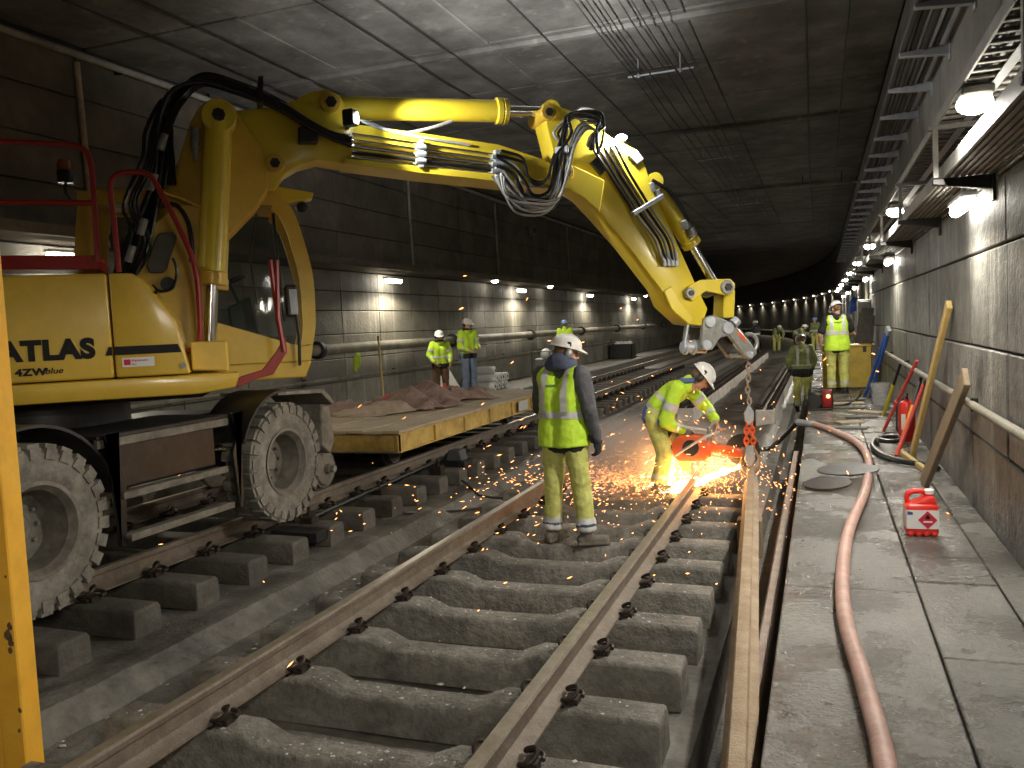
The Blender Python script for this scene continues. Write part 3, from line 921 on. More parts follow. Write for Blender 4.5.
# --- upper structure
ZB, ZT = 1.235, 2.08
body_prof = [(-2.05, 1.38), (-2.05, 2.0), (-1.9, ZT), (.83, ZT), (1.08, 1.75), (1.15, 1.385)]
hb = plate(MB(), [(-2.05, 1.385), (-2.08, 1.9), (-1.9, ZT), (.675, ZT), (.675, 1.385)], .35, 1.20).build('engine_cover', 'yellow', EX, bevel=.02, bseg=3)
fc = plate(MB(), [(.687, 1.385), (.687, ZT), (.83, ZT-.004), (.90, 2.03), (1.08, 1.75), (1.15, 1.385)], .62, 1.20).build('front_cover', 'yellow', EX, bevel=.016, bseg=3)
plate(MB(), [(-1.95, 1.24), (-1.95, 1.375), (1.47, 1.375), (1.44, 1.27), (1.2, 1.24)], .9, 1.20).build('skirt', 'yellow', EX, bevel=.02, bseg=2)
plate(MB(), [(-2.0, 1.20), (-2.0, 1.37), (1.30, 1.37), (1.30, 1.25), (1.2, 1.20)], -1.15, .90).build('turntable_frame', 'black_paint', EX, bevel=.01)
plate(MB(), [(-2.2, 1.15), (-2.35, 1.5), (-2.3, 2.0), (-2.1, 2.1), (-1.2, 2.05), (-1.2, 1.15)], -1.2, .36).build('counterweight', 'yellow', EX, bevel=.04, bseg=2)
plate(MB(), [(-1.2, 1.39), (-1.2, 2.0), (.15, 2.0), (.15, 1.39)], -1.15, .36).build('rear_hood', 'yellow', EX, bevel=.02)
# tread plate edge between cover and boom
plate(MB(), [(1.155, 1.40), (1.155, 1.60), (1.40, 1.60), (1.40, 1.38)], .70, 1.05).build('step_box', 'yellow', EX, bevel=.01)
MB().cyl(W(.97, 1.19, 1.945), W(.97, 1.206, 1.945), .012, seg=12).build('cover_hole', 'ink', fc)
# lettering on the side
def side_text(body, s, z, size, parent, m='ink', bold=0.0, shear=0.0, sx=1.0, n=1.202, space=1.0):
    me = text_mesh(body, size, bold, shear, sx, space=space)
    rot = Matrix((ED, V((0, 0, 1)), EN)).transposed()   # text x -> forward, y -> up, z -> out of the side
    o0 = W(s, n, z)-EC
    for v_ in me.vertices:
        v_.co = o0+rot @ v_.co
    o = bpy.data.objects.new('lettering', me)
    COL.objects.link(o); me.materials.append(M[m]); o.parent = parent
    return o
side_text('ATLAS', .015, 1.532, .172, hb, bold=.0105, sx=1.03, space=1.12)
side_text('4ZW', .095, 1.432, .062, hb, bold=.003, sx=1.28, space=1.1)
side_text('blue', .265, 1.437, .055, hb, bold=.0005, shear=.25, sx=1.15)
def decal(poly, parent, m, name='decal', n=1.202):
    return MB().ext([W(s, n-.001, z) for s, z in poly], EN*.003).build(name, m, parent)
decal([(.632, 1.535), (.655, 1.592), (.674, 1.592), (.674, 1.535)], hb, 'ink', 'stripe')
decal([(.690, 1.535), (.690, 1.592), (1.085, 1.592), (1.105, 1.535)], fc, 'ink', 'stripe')
decal([(.73, 1.452), (.73, 1.515), (.93, 1.515), (.93, 1.452)], fc, 'label_white', 'sticker')
decal([(.742, 1.466), (.742, 1.503), (.782, 1.503), (.782, 1.466)], fc, 'label_red', 'sticker_mark', 1.2035)
side_text('Hartmann', .79, 1.487, .024, fc, 'label_red', n=1.204)
side_text('Bau', .79, 1.465, .018, fc, 'label_red', n=1.204)
MB().cyl(W(1.11, 1.19, 1.445), W(1.11, 1.208, 1.445), .02, seg=12).build('lock', 'steel', fc)

# --- cab on the far side
cn0, cn1 = -1.18, -.38
cab = [(.18, 1.40), (.30, 2.78), (.42, 2.88), (1.78, 2.88), (1.92, 2.83), (2.02, 2.69), (2.10, 2.40), (2.15, 2.10), (2.145, 1.72), (2.09, 1.385)]
def cab_frame(n0, n1):
    """one side of the cab: a rim of yellow pillar round the window openings"""
    inner = [(.34, 1.95), (.44, 2.72), (.52, 2.77), (1.72, 2.77), (1.83, 2.72), (1.92, 2.60), (1.985, 2.36), (2.03, 2.08), (2.03, 1.70), (2.0, 1.53)]
    outer = [(.20, 1.95)]+cab[1:9]+[(2.11, 1.53)]
    dn = lambda l: [(p_.x, p_.y) for p_ in catmull([V((a_, b_, 0)) for a_, b_ in l], 4)]
    inner, outer = dn(inner), dn(outer)
    mb = MB()
    for i in range(len(inner)-1):
        mb.ext([W(*q) for q in ((outer[i][0], n0, outer[i][1]), (outer[i+1][0], n0, outer[i+1][1]), (inner[i+1][0], n0, inner[i+1][1]), (inner[i][0], n0, inner[i][1]))], EN*(n1-n0))
    mb.ext([W(s, n0, z) for s, z in ((.18, 1.39), (.20, 1.97), (.34, 1.97), (1.02, 1.86), (2.02, 1.51), (2.11, 1.53), (2.085, 1.39))], EN*(n1-n0))
    return mb
cab_frame(cn1-.06, cn1).build('cab_side', 'yellow', EX)
cab_frame(cn0, cn0+.06).build('cab_side', 'yellow', EX)
plate(MB(), [(.30, 2.80), (.42, 2.90), (1.78, 2.90), (1.93, 2.84), (1.9, 2.79), (.4, 2.79)], cn0+.02, cn1-.02).build('cab_roof', 'yellow', EX, bevel=.015)
plate(MB(), [(.18, 1.24), (.18, 1.385), (2.09, 1.385), (2.03, 1.24)], cn0, cn1).build('cab_floor', 'yellow', EX, bevel=.012)
gl = [(p_.x, p_.y) for p_ in catmull([V((a_, b_, 0)) for a_, b_ in [(.34, 1.95), (.44, 2.72), (.52, 2.77), (1.72, 2.77), (1.83, 2.72), (1.92, 2.60), (1.985, 2.36), (2.03, 2.08), (2.03, 1.70), (2.0, 1.53)]], 4)]+[(1.02, 1.87)]
plate(MB(), gl, cn1-.035, cn1-.028).build('side_window', 'glass', EX, smooth=False)
plate(MB(), gl, cn0+.028, cn0+.035).build('side_window', 'glass', EX, smooth=False)
fr = [(2.02, 2.66), (2.095, 2.38), (2.14, 2.10), (2.135, 1.72), (2.10, 1.5)]
mb = MB()
for a, b in zip(fr, fr[1:]):
    mb.ext([W(a[0], cn0+.07, a[1]), W(b[0], cn0+.07, b[1]), W(b[0]-.008, cn0+.07, b[1]), W(a[0]-.008, cn0+.07, a[1])], EN*(cn1-cn0-.14))
mb.build('windscreen', 'glass', EX)
MB().ext([W(.21, cn0+.08, 2.0), W(.30, cn0+.08, 2.76), W(.308, cn0+.08, 2.76), W(.218, cn0+.08, 2.0)], EN*(cn1-cn0-.16)).build('rear_window', 'glass', EX)
# inside the cab: seat, console, levers
mb = MB()
for q in (((.75, 1.62), (.72, 1.76), (1.22, 1.80), (1.25, 1.66)), ((.62, 1.70), (.50, 2.35), (.62, 2.42), (.80, 1.78)), ((.50, 2.38), (.47, 2.56), (.56, 2.60), (.61, 2.42))):
    plate(mb, q, -1.02, -.60)
mb.build('driver_seat', 'interior', EX, bevel=.04, bseg=2)
plate(MB(), [(1.45, 1.39), (1.40, 1.90), (1.62, 2.0), (1.72, 1.39)], -1.0, -.72).build('console', 'interior', EX, bevel=.02)
plate(MB(), [(.95, 1.62), (.93, 1.90), (1.30, 1.92), (1.32, 1.70)], -.60, -.48).build('armrest', 'interior', EX, bevel=.02)
MB().tube([W(1.28, -.54, 1.9), W(1.33, -.54, 2.06)], .018, 8).build('joystick', 'black', EX)
MB().tube([W(1.50, -.86, 1.95), W(1.44, -.86, 2.12)], .02, 8).build('steering_column', 'black', EX)
pts = [W(1.43, -.86, 2.13)+EN*(.17*math.cos(2*PI*i/16))+(ED*.25+V((0, 0, 1)))*0+ED*(.15*math.sin(2*PI*i/16))+V((0, 0, .06*math.sin(2*PI*i/16))) for i in range(16)]
MB().tube(pts, .016, 6, closed=True).build('steering_wheel', 'black', EX)
MB().tube([W(1.70, -.44, 2.70), W(1.62, -.44, 2.3), W(1.66, -.44, 1.9)], .012, 6).build('grab_bar', 'interior', EX)
MB().tube([W(1.84, -.45, 2.70), W(1.86, -.45, 2.2), W(1.88, -.45, 1.75)], .016, 6).build('grab_bar', 'interior', EX)
# roof lamp bracket at the cab front, mirror, wiper, beacon
plate(MB(), [(1.80, 2.86), (1.84, 2.94), (2.20, 2.88), (2.19, 2.83), (1.96, 2.79)], -.62, -.42).build('roof_bracket', 'yellow_boom', EX, bevel=.008)
MB().ell(W(2.10, -.5, 2.76), (.06, .06, .05), seg=12).build('cab_lamp', 'black', EX)
MB().tube([W(1.98, -.33, 1.35), W(1.99, -.31, 1.60), W(1.97, -.31, 1.86)], .014, 8).build('mirror_arm', 'black', EX)
mi = plate(MB(), [(1.89, 1.78), (1.89, 2.06), (2.0, 2.06), (2.0, 1.78)], -.33, -.29).build('mirror', 'black', EX, bevel=.02)
plate(MB(), [(1.93, 1.80), (1.925, 2.02), (1.99, 2.02), (1.99, 1.80)], -.291, -.286).build('mirror_glass', 'galv', mi, bevel=.004)
MB().tube([W(.18, -.95, 2.86), W(.12, -.95, 2.95), W(.13, -.95, 3.05)], .014, 6).build('beacon_stalk', 'black', EX)
bs = MB().lathe([(.0, .0), (.062, .0), (.066, .10), (.06, .11)], W(.13, -.95, 3.04), (0, 0, 1), 16).build('beacon_base', 'black', EX)
MB().lathe([(.06, .11), (.058, .17), (.045, .20), (.0, .21)], W(.13, -.95, 3.04), (0, 0, 1), 16).build('beacon_lens', 'amber', bs)

# --- red guard rails on the engine cover
def red_tube(px, n, name, r=.019, sm=3):
    return MB().tube([bw(u, v, n) for u, v in px], r, 8, smooth=sm).build(name, 'red', EX)
gr = red_tube([(-60, 138), (0, 141), (60, 144), (80, 147), (90, 160), (94, 200), (98, 262)], .95, 'guard_rail')
red_tube([(-60, 202), (0, 202), (92, 203)], .95, 'guard_mid_rail', sm=0)
plate(MB(), [bp(-60, 256, .9), bp(98, 256, .9), bp(102, 270, .9), bp(-60, 270, .9)], .55, .95).build('guard_box', 'red', EX, bevel=.006)
red_tube([(119, 272), (114, 221), (110, 188), (116, 175), (130, 172), (147, 174), (158, 187), (186, 242), (197, 278), (200, 330), (197, 346), (186, 352)], .98, 'guard_loop')
mb = MB()
for dn in (.78, .86):
    mb.tube([bw(270+8*(dn-.78)*10, 260, dn), bw(278, 318, dn), bw(284, 352, dn)], .018, 8)
mb.build('hand_post', 'red', EX)
splate(MB(), [(285, 336), (287, 352), (273, 374), (256, 379), (236, 388), (239, 377), (262, 370), (276, 352)], .80, .86, .83).build('hand_post_foot', 'red', EX, bevel=.004)

# --- boom foot bracket
for n in (-.30, .24):
    splate(MB(), [(128, 292), (150, 228), (176, 205), (205, 205), (214, 300), (205, 345), (186, 352), (178, 322), (150, 300)], n, n+.06, .27).build('boom_bracket', 'yellow', EX, bevel=.008)
splate(MB(), [(150, 273), (146, 266), (156, 237), (160, 233), (173, 232), (177, 237), (167, 268), (163, 273)], .30, .335, .33).build('bracket_cover', 'grey_cover', EX, bevel=.008)
MB().cyl(bw(168, 284, .0), bw(168, 284, .33), .055, seg=24).build('foot_pin', 'steel_dark', EX)
hose_arc = [bw(u, v, .36) for u, v in ((152, 285), (160, 291), (172, 288), (177, 272), (173, 258))]
MB().tube(hose_arc, .012, 6, smooth=4).build('pin_hose', 'hose', EX)
MB().tube([bw(u, v, .36) for u, v in ((160, 205), (176, 205), (188, 222), (192, 248), (191, 262))], .018, 8, smooth=4).build('bracket_hose', 'hose', EX)
MB().tube([bw(u, v, .36) for u, v in ((162, 192), (185, 200), (204, 208))], .010, 8).build('grease_line', 'yellow', EX)

# --- base boom
base_px = [(133, 275), (150, 228), (176, 169), (190, 122), (200, 105), (219, 98), (234, 106), (243, 122), (258, 142), (268, 165), (268, 188), (255, 208), (224, 240), (200, 268), (169, 302), (145, 308)]
bb = splate(MB(), base_px, -.20, .20, .2).build('base_boom', 'yellow', EX, bevel=.014, bseg=2)
root_px = [(226, 122), (236, 108.6), (270, 106), (293, 99.5), (310, 90), (328, 87), (341, 94), (347, 108), (352, 122), (420, 131), (500, 143), (545, 158), (575, 175), (574, 188), (545, 185.5), (500, 180.5), (420, 172), (345, 163), (319, 159), (299, 164), (286, 172), (276, 184), (262, 184), (250, 160)]
b2 = splate(MB(), root_px, -.155, .155, .2).build('upper_boom', 'yellow_boom', EX, bevel=.012, bseg=2)
splate(MB(), [(345, 163), (345, 158.5), (420, 166.5), (500, 174.5), (560, 181), (574, 187), (574, 189), (545, 186.5), (500, 181.5), (420, 173), ], -.19, .20, .2).build('boom_flange', 'yellow_boom', b2, bevel=.004)
def pin(u, v, r, n0, n1, m='yellow', nm='pin', ref=None):
    s, z = bp(u, v, n1 if ref is None else ref)
    p = MB().cyl(W(s, n0, z), W(s, n1, z), r, seg=24).build(nm, m, EX, bevel=.006)
    MB().cyl(W(s, n1, z), W(s, n1+.02, z), r*.55, seg=6).build('bolt', 'steel_dark', p)
    return p
pin(219, 118, .095, -.24, .25)
pin(275, 163, .075, -.24, .215)
pin(331, 102, .085, -.22, .20)
# lift cylinder on the near side (barrel on top, chrome rod below)
for n in (.34, -.34):
    a = bw(219, 118, .34); b = bw(212, 272, .34); c = bw(209, 352, .34)
    sh = EN*(n-.34)
    a, b, c = a+sh, b+sh, c+sh
    lc = MB().cyl(a+(a-b).normalized()*.02, b, .105, seg=28).build('lift_cylinder', 'yellow_boom', EX, bevel=.006)
    MB().cyl(b, b+(c-b).normalized()*.10, .118, seg=28).build('gland', 'yellow', lc, bevel=.008)
    for k in range(12):
        ang = 2*PI*k/12
    MB().cyl(b+(c-b)*.1, c, .042, seg=20).build('rod', 'chrome', lc)
    MB().cyl(a-EN*.09, a+EN*.09, .13, seg=28).build('eye', 'yellow_boom', lc, bevel=.01)
    MB().cyl(a+EN*.09, a+EN*.12, .05, seg=8).build('bolt', 'steel_dark', lc)
    MB().cyl(c-EN*.07, c+EN*.07, .08, seg=20).build('rod_eye', 'yellow', lc)
MB().cyl(bw(195.5, 128, .36), bw(195.5, 150, .36), .035, seg=14).build('valve_block', 'steel', EX)
MB().cyl(bw(195.5, 150, .36), bw(195.5, 160, .36), .018, seg=10).build('valve_nut', 'steel', EX)
# --- stick cylinder on top
a = bw(338, 108, 0); b = bw(497, 111, 0); c = bw(548, 112, 0)
sc_ = MB().cyl(a, b, .098, seg=28).build('stick_cylinder', 'yellow_boom', EX, bevel=.006)
MB().lathe([(.098, 0), (.118, .01), (.118, .05), (.108, .06), (.118, .07), (.112, .11), (.05, .115)], b-(b-a).normalized()*.02, b-a, 28).build('gland', 'yellow_boom', sc_)
MB().cyl(b, c, .05, seg=18).build('rod', 'chrome', sc_)
MB().cyl(c-EN*.10, c+EN*.10, .085, seg=22).build('rod_eye', 'yellow_boom', sc_)
# --- stick
stick_px = [(543, 108), (549, 102), (575, 112), (612, 137), (638, 150), (645, 164), (655, 195), (664, 213), (694, 280), (708, 309), (702, 326), (688, 324), (668, 306), (661, 289), (628, 246), (600, 214), (584, 197), (567, 186), (556, 178), (553, 150), (546, 122)]
st = splate(MB(), stick_px, -.15, .15, .15).build('stick', 'yellow_boom', EX, bevel=.014, bseg=2)
splate(MB(), [(552, 152), (575, 166), (605, 180), (600, 213), (584, 198), (566, 187), (553, 178)], .15, .20, .2).build('stick_gusset', 'yellow_boom', st, bevel=.01)
splate(MB(), [(664, 291), (672, 286), (680, 300), (694, 318), (690, 325), (672, 309)], .15, .19, .19).build('stick_gusset', 'yellow_boom', st, bevel=.008)
pin(566, 172, .08, -.22, .22)
pin(549, 112, .07, -.20, .19)
splate(MB(), [(590, 163), (597, 157), (607, 168), (601, 176)], .15, .172, .17).build('access_plate', 'steel_dark', st, bevel=.004)
splate(MB(), [(628, 155), (636, 149), (644, 159), (637, 164)], .15, .175, .17).build('access_plate', 'galv', st, bevel=.004)
# bucket cylinder and linkage
a = bw(650, 183, .02); b = bw(689, 240, .02); c = bw(716, 286, .02)
bc = MB().cyl(a, b, .085, seg=24).build('bucket_cylinder', 'yellow_boom', EX, bevel=.006)
MB().cyl(b, b+(b-a).normalized()*.07, .095, seg=24).build('gland', 'yellow_boom', bc, bevel=.008)
MB().cyl(b, c, .042, seg=16).build('rod', 'chrome', bc)
MB().cyl(a-EN*.12, a+EN*.12, .08, seg=18).build('eye', 'yellow_boom', bc)
for n in (-.21, .16):
    splate(MB(), [(686, 297), (687, 287), (700, 280), (729, 279), (734, 284), (733, 293), (727, 296), (705, 291), (698, 296), (692, 301)], n, n+.045, .18).build('link_plate', 'yellow_boom', EX, bevel=.006)
splate(MB(), [(719, 292), (730, 291), (729, 318), (718, 318)], -.10, .10, 0).build('tip_link', 'yellow_boom', EX, bevel=.01)
pin(728, 287, .07, -.24, .23, 'steel')
pin(691, 293, .05, -.24, .23, 'steel')
# --- grey quick coupler with hook
cp = [(703, 318), (711, 315), (732, 323), (746, 339), (756, 352), (750, 360), (744, 357), (736, 346), (728, 335.5), (719, 338), (711, 350), (705, 350), (699, 346), (701.5, 331)]
qc = splate(MB(), cp, .13, .19, .16).build('coupler', 'steel', EX, bevel=.008)
splate(MB(), cp, -.19, -.13, .16).build('coupler_plate', 'steel', qc, bevel=.008)
splate(MB(), [(704, 322), (730, 326), (744, 341), (738, 344), (726, 333), (708, 332)], -.13, .13, 0).build('coupler_web', 'steel_dark', qc)
for u, v, r in ((710, 322, .055), (728, 328, .06), (707, 345, .05), (750, 355, .035)):
    s, z = bp(u, v, .2)
    MB().cyl(W(s, -.22, z), W(s, .215, z), r, seg=20).build('coupler_pin', 'galv', qc, bevel=.006)
MB().cyl(bw(733, 324, .2), bw(737, 320, .2), .05, seg=14).build('lock_bolt', 'galv', qc)
MB().tube([bw(682, 347, .05), bw(705, 348, .05)], .055, 14).build('claw_tube', 'galv', qc)
for u in (684, 692):
    MB().cyl(bw(u, 347.2, .05), bw(u+2.5, 347.4, .05), .075, seg=18).build('claw_ring', 'galv', qc, bevel=.006)
for u in (685, 702):
    MB().tube([bw(u, 344, .16), bw(u+4, 318, .16)], .012, 6).build('claw_stay', 'galv', qc)
pts = [bw(749+8*math.cos(q), 343+9*math.sin(q), 0) for q in [2*PI*i/20 for i in range(20)]]
MB().tube(pts, .022, 8, closed=True).build('lifting_eye', 'steel', qc)
decal([bp(737, 333, .195), bp(739, 331, .195), bp(747, 340, .195), bp(745, 342, .195)], qc, 'orange_saw', 'red_mark', .193)
# --- boom lamp and stick lamp
bl = MB().box(bw(350, 118, .33), (.10, .10, .13)).build('boom_lamp', 'black', EX, bevel=.012)
MB().cyl(bw(350, 118, .33)+ED*.05, bw(350, 118, .33)+ED*.065, .045, seg=14).build('lens', 'lamp_led', bl)
MB().bar(bw(350, 118, .33), bw(347, 128, .15), .03, .03).build('lamp_bracket', 'black', bl)
p = bw(620, 140, .06)
sl = MB().box(p, (.10, .10, .06)).build('stick_lamp', 'black', EX, bevel=.01)
MB().ell(p+V((0, 0, .015))+EN*.03, (.055, .055, .03), seg=14).build('lens', 'lamp_led', sl)
# --- hydraulic hoses
def hose(px, nfun, r=.016, nm='hose', m='hose', k=6):
    return MB().tube([bw(u, v, nfun(i/(len(px)-1))) for i, (u, v) in enumerate(px)], r, 8, smooth=k).build(nm, m, EX)
rnd = random.Random(21)
for i in range(15):
    o = (i-7)*.9; q = rnd.uniform(-3, 3)
    n0 = rnd.uniform(-.08, .42); n1 = rnd.uniform(-.1, .28)
    px = [(119+o*1.3, 292), (134+o*1.6+q, 252), (148+o*1.2, 215+q), (158+o*.9-q, 172), (163+o*1.0, 130+q), (177+o*1.1, 96+.6*o), (203+o*.4, 76+1.3*abs(o)+q*.5), (240, 84+1.6*abs(o)), (280, 102+1.3*abs(o)+q*.4), (318, 126+.9*abs(o)), (352, 141+.8*o)]
    hose(px, lambda t, a=n0, b=n1: a+(b-a)*t, .016+.007*rnd.random())
for i in range(6):
    q = rnd.uniform(-7, 7)
    px = [(122+q, 285), (140+q*1.5, 240+q), (130+q, 205), (146+q*.6, 165+q), (152+q, 130), (164, 105+q), (172, 140+q), (168+q, 185)]
    hose(px, lambda t: .3+.1*math.sin(6*t), .012, k=5)
for (u, v) in ((160, 150), (150, 190), (140, 235), (128, 262)):
    MB().cyl(bw(u, v, .44), bw(u+5, v-16, .44), .028, seg=10).build('hose_fitting', 'steel', EX)
splate(MB(), [(258, 78), (263, 78), (263, 104), (258, 104)], -.05, .36, .3).build('hose_clamp', 'black', EX)
splate(MB(), [(298, 128), (318, 128), (318, 144), (298, 144)], .16, .26, .2).build('hose_clamp', 'black', EX, bevel=.01)
# steel lines along the upper boom
for i, (dy, n, r) in enumerate(((-6, .18, .013), (0, .19, .016), (6, .19, .016), (11, .185, .012), (-12, .16, .014))):
    px = [(352, 146+dy), (420, 155+dy*.9), (497, 165+dy*.8)]
    MB().tube([bw(u, v, n) for u, v in px], r, 8).build('steel_line', 'chrome' if i != 2 else 'hose', EX)
hose([(355, 118), (372, 124), (400, 133), (430, 128), (452, 121)], lambda t: .15, .014, m='galv')
hose([(360, 120), (380, 128), (420, 137), (470, 145)], lambda t: .17, .012, m='galv')
for (u, v) in ((421, 155), (497, 165)):
    splate(MB(), [(u-2.5, v-15), (u+2.5, v-15), (u+2.5, v+13), (u-2.5, v+13)], .155, .225, .2).build('line_clamp', 'galv', EX, bevel=.004)
    for dv in (-8, -1, 6):
        MB().cyl(bw(u-5, v+dv, .22), bw(u+5, v+dv, .22), .022, seg=10).build('line_fitting', 'galv', EX)
# loops at the elbow
for i in range(10):
    f = i/9.0
    r1, r2, r3 = rnd.uniform(-1, 1), rnd.uniform(-1, 1), rnd.uniform(-1, 1)
    up = [(500+3*r1, 150+26*f), (508+12*(1-f)+3*r2, 160+22*f), (519+9*(1-f)+3*r1, 176+24*f), (533+6*r2, 183+29*f), (551+5*r3, 178+27*f), (556+11*f+2*r1, 156+6*r2), (556+14*(1-f), 134+4*r3), (566+10*f, 116+11*r1*f), (584+5*r2, 108+12*f), (602+4*r3, 116+9*f), (600-6*f, 134+4*r1), (597-8*f, 150+3*r2)]
    up = [(u+rnd.uniform(-3, 3), v+rnd.uniform(-3.5, 3.5)) for u, v in up]
    hose(up, lambda t, a=.19+.20*rnd.random(): a, .011+.005*rnd.random(), m=('hose', 'hose', 'steel', 'hose', 'galv')[i % 5])
for i in range(5):
    f = i/4.0
    hose([(492+3*i, 176), (502+6*f+2*rnd.random(), 192+9*f*rnd.random()), (517+7*i, 213-12*f), (543+4*i, 214-16*f), (558+5*f, 198-8*f), (567+2*f, 170), (570+5*f, 146), (580+6*f, 124+6*f), (596, 130)], lambda t, a=.30+.03*i: a, .010, m='galv' if i % 2 else 'steel')
MB().box(bw(562, 150, .34), (.12, .05, .06)).build('loop_clamp', 'galv', EX, bevel=.006)
# lines down the stick
for i in range(5):
    o = i*5.2
    MB().tube([bw(u, v, .18) for u, v in ((594+o, 150-o*.25), (612+o*.85, 178-o*.2), (634+o*.7, 212-o*.35))], .014, 8).build('steel_line', 'chrome' if i % 2 else 'hose', EX)
    hose([(634+o*.7, 212-o*.35), (645+o*.8, 226-o*.1), (655+o*.8, 240), (661+o*.7, 256), (666+o*.5, 266)], lambda t: .20+.04*math.sin(PI*t), .013, m='hose' if i % 2 else 'steel')
splate(MB(), [(632, 212), (634, 216), (664, 198), (662, 194)], .155, .225, .2).build('line_clamp', 'galv', EX, bevel=.004)
for i in range(4):
    MB().cyl(bw(663+i*4, 252, .21), bw(665+i*4, 266, .21), .022, seg=10).build('line_fitting', 'galv', EX)
for (u, v) in ((650, 183), (656, 190), (684, 220), (690, 228)):
    MB().cyl(bw(u, v, .12), bw(u+3, v+9, .12), .045, seg=12).build('valve', 'steel', EX, bevel=.006)
hose([(652, 180), (668, 190), (680, 205), (688, 222)], lambda t: .15, .018)
# driver is out of the seat: a lime jacket hangs behind it
mb = MB(); plate(mb, [(.82, 1.80), (.86, 2.12), (1.0, 2.22), (1.14, 2.12), (1.18, 1.85)], -.60, -.44)
mb.build('hung_jacket', 'green_vest', EX, bevel=.05, bseg=3)
# machine lamps
pl = bw(350, 118, .33)
light('SPOT', 'boom_lamp_light', pl+ED*.10+EN*.12, 140, (1, .98, .92), .04, ED*1.0-EN*.22-V((0, 0, .12)), angle=85, blend=.6)
light('SPOT', 'stick_lamp_light', p+V((0, 0, .09))+EN*.05, 900, (.97, .98, 1), .04, V((-1.7, 1.9, 2.2)), angle=95, blend=.8)
light('POINT', 'stick_lamp_glow', p+V((0, 0, .04))+EN*.20, 50, (.97, .98, 1), .04)

# ------------------------------------------------------------------ people
O0 = V((0, 0, 0))
def fuse(mb, name, vox, m, parent, smooth=2, wrinkle=0.0, wscale=11.0, seed=0.0, stretch=(1, 1, .6)):
    """overlapping closed shapes -> one continuous surface"""
    me = bpy.data.meshes.new(name+'_src')
    me.from_pydata([tuple(p) for p in mb.v], [], mb.f)
    bm = bmesh.new(); bm.from_mesh(me)
    bmesh.ops.recalc_face_normals(bm, faces=bm.faces)
    bm.to_mesh(me); bm.free()
    t = bpy.data.objects.new('fuse_tmp', me)
    COL.objects.link(t)
    md = t.modifiers.new('r', 'REMESH'); md.mode = 'VOXEL'; md.voxel_size = vox
    bpy.context.view_layer.update()
    out = bpy.data.meshes.new_from_object(t.evaluated_get(bpy.context.evaluated_depsgraph_get()))
    bpy.data.objects.remove(t); bpy.data.meshes.remove(me)
    bm = bmesh.new(); bm.from_mesh(out)
    for _ in range(smooth):
        bmesh.ops.smooth_vert(bm, verts=bm.verts, factor=.5, use_axis_x=True, use_axis_y=True, use_axis_z=True)
    if wrinkle:
        bm.normal_update()
        for v_ in bm.verts:
            c = v_.co
            q = V((c.x*wscale*stretch[0], c.y*wscale*stretch[1], c.z*wscale*stretch[2]))+V((seed, seed*2, 0))
            q2 = V((c.x*4, c.y*4, c.z*22+3*noise.noise(V((c.x*6, c.y*6, seed)))))+V((seed, 0, 7))
            v_.co = c+v_.normal*wrinkle*(noise.noise(q)*1.0+.55*noise.noise(q2)+.35*noise.noise(q*2.3))
    bm.to_mesh(out); bm.free()
    out.name = name
    out.polygons.foreach_set('use_smooth', [True]*len(out.polygons))
    return link(name, out, m, parent, O0)
def band_from(o, name, m, pred, off=.005):
    """a strip sewn onto a garment: the faces where pred holds, lifted a little"""
    me = o.data
    idx = {}; vs = []; fs = []
    for p in me.polygons:
        if pred(p.center):
            f = []
            for i in p.vertices:
                if i not in idx:
                    idx[i] = len(vs)
                    v_ = me.vertices[i]
                    vs.append(v_.co+v_.normal*off)
                f.append(idx[i])
            fs.append(tuple(f))
    if not fs: return None
    nm = bpy.data.meshes.new(name)
    nm.from_pydata([tuple(v_) for v_ in vs], [], fs)
    nm.polygons.foreach_set('use_smooth', [True]*len(fs))
    return link(name, nm, m, o, O0)
def seg_t(c, a, b):
    d = b-a
    return (c-a).dot(d)/d.length_squared
def seg_d(c, a, b):
    t = max(-.2, min(1.2, seg_t(c, a, b)))
    return (c-(a+(b-a)*t)).length
def hand(mb, w, f, n, s, grow=0.0, curl=.5):
    """palm, four fingers and a thumb; f along the hand, n towards the palm side, s towards the thumb"""
    f = V(f).normalized(); n = V(n); n = (n-f*n.dot(f)).normalized()
    s = V(s); s = (s-f*s.dot(f)-n*s.dot(n)).normalized()
    w = V(w)
    rot = Matrix((s, f, n)).transposed()
    mb.ell(w+f*.052, (.041+grow, .054+grow, .017+grow), rot, 12, 8)
    mb.cap(w-f*.02, w+f*.03, .026+grow, .028+grow, 10)
    for i, (L, x) in enumerate(((.042, .030), (.047, .010), (.044, -.010), (.034, -.029))):
        b = w+f*.092+s*x
        a1 = curl*.9; a2 = curl*2.0; a3 = curl*2.7
        p = b
        for a, l, r in ((a1, L, .0095), (a2, L*.68, .0088), (a3, L*.52, .008)):
            q = p+(f*math.cos(a)+n*math.sin(a))*l
            mb.cap(p, q, r+grow, r*.95+grow, 8)
            p = q
    b = w+f*.025+s*.030
    q = b+(f*.55+s*.65+n*.25).normalized()*.045
    mb.cap(b, q, .013+grow, .011+grow, 8)
    mb.cap(q, q+(f*.85+s*.05+n*.5).normalized()*.032, .011+grow, .009+grow, 8)

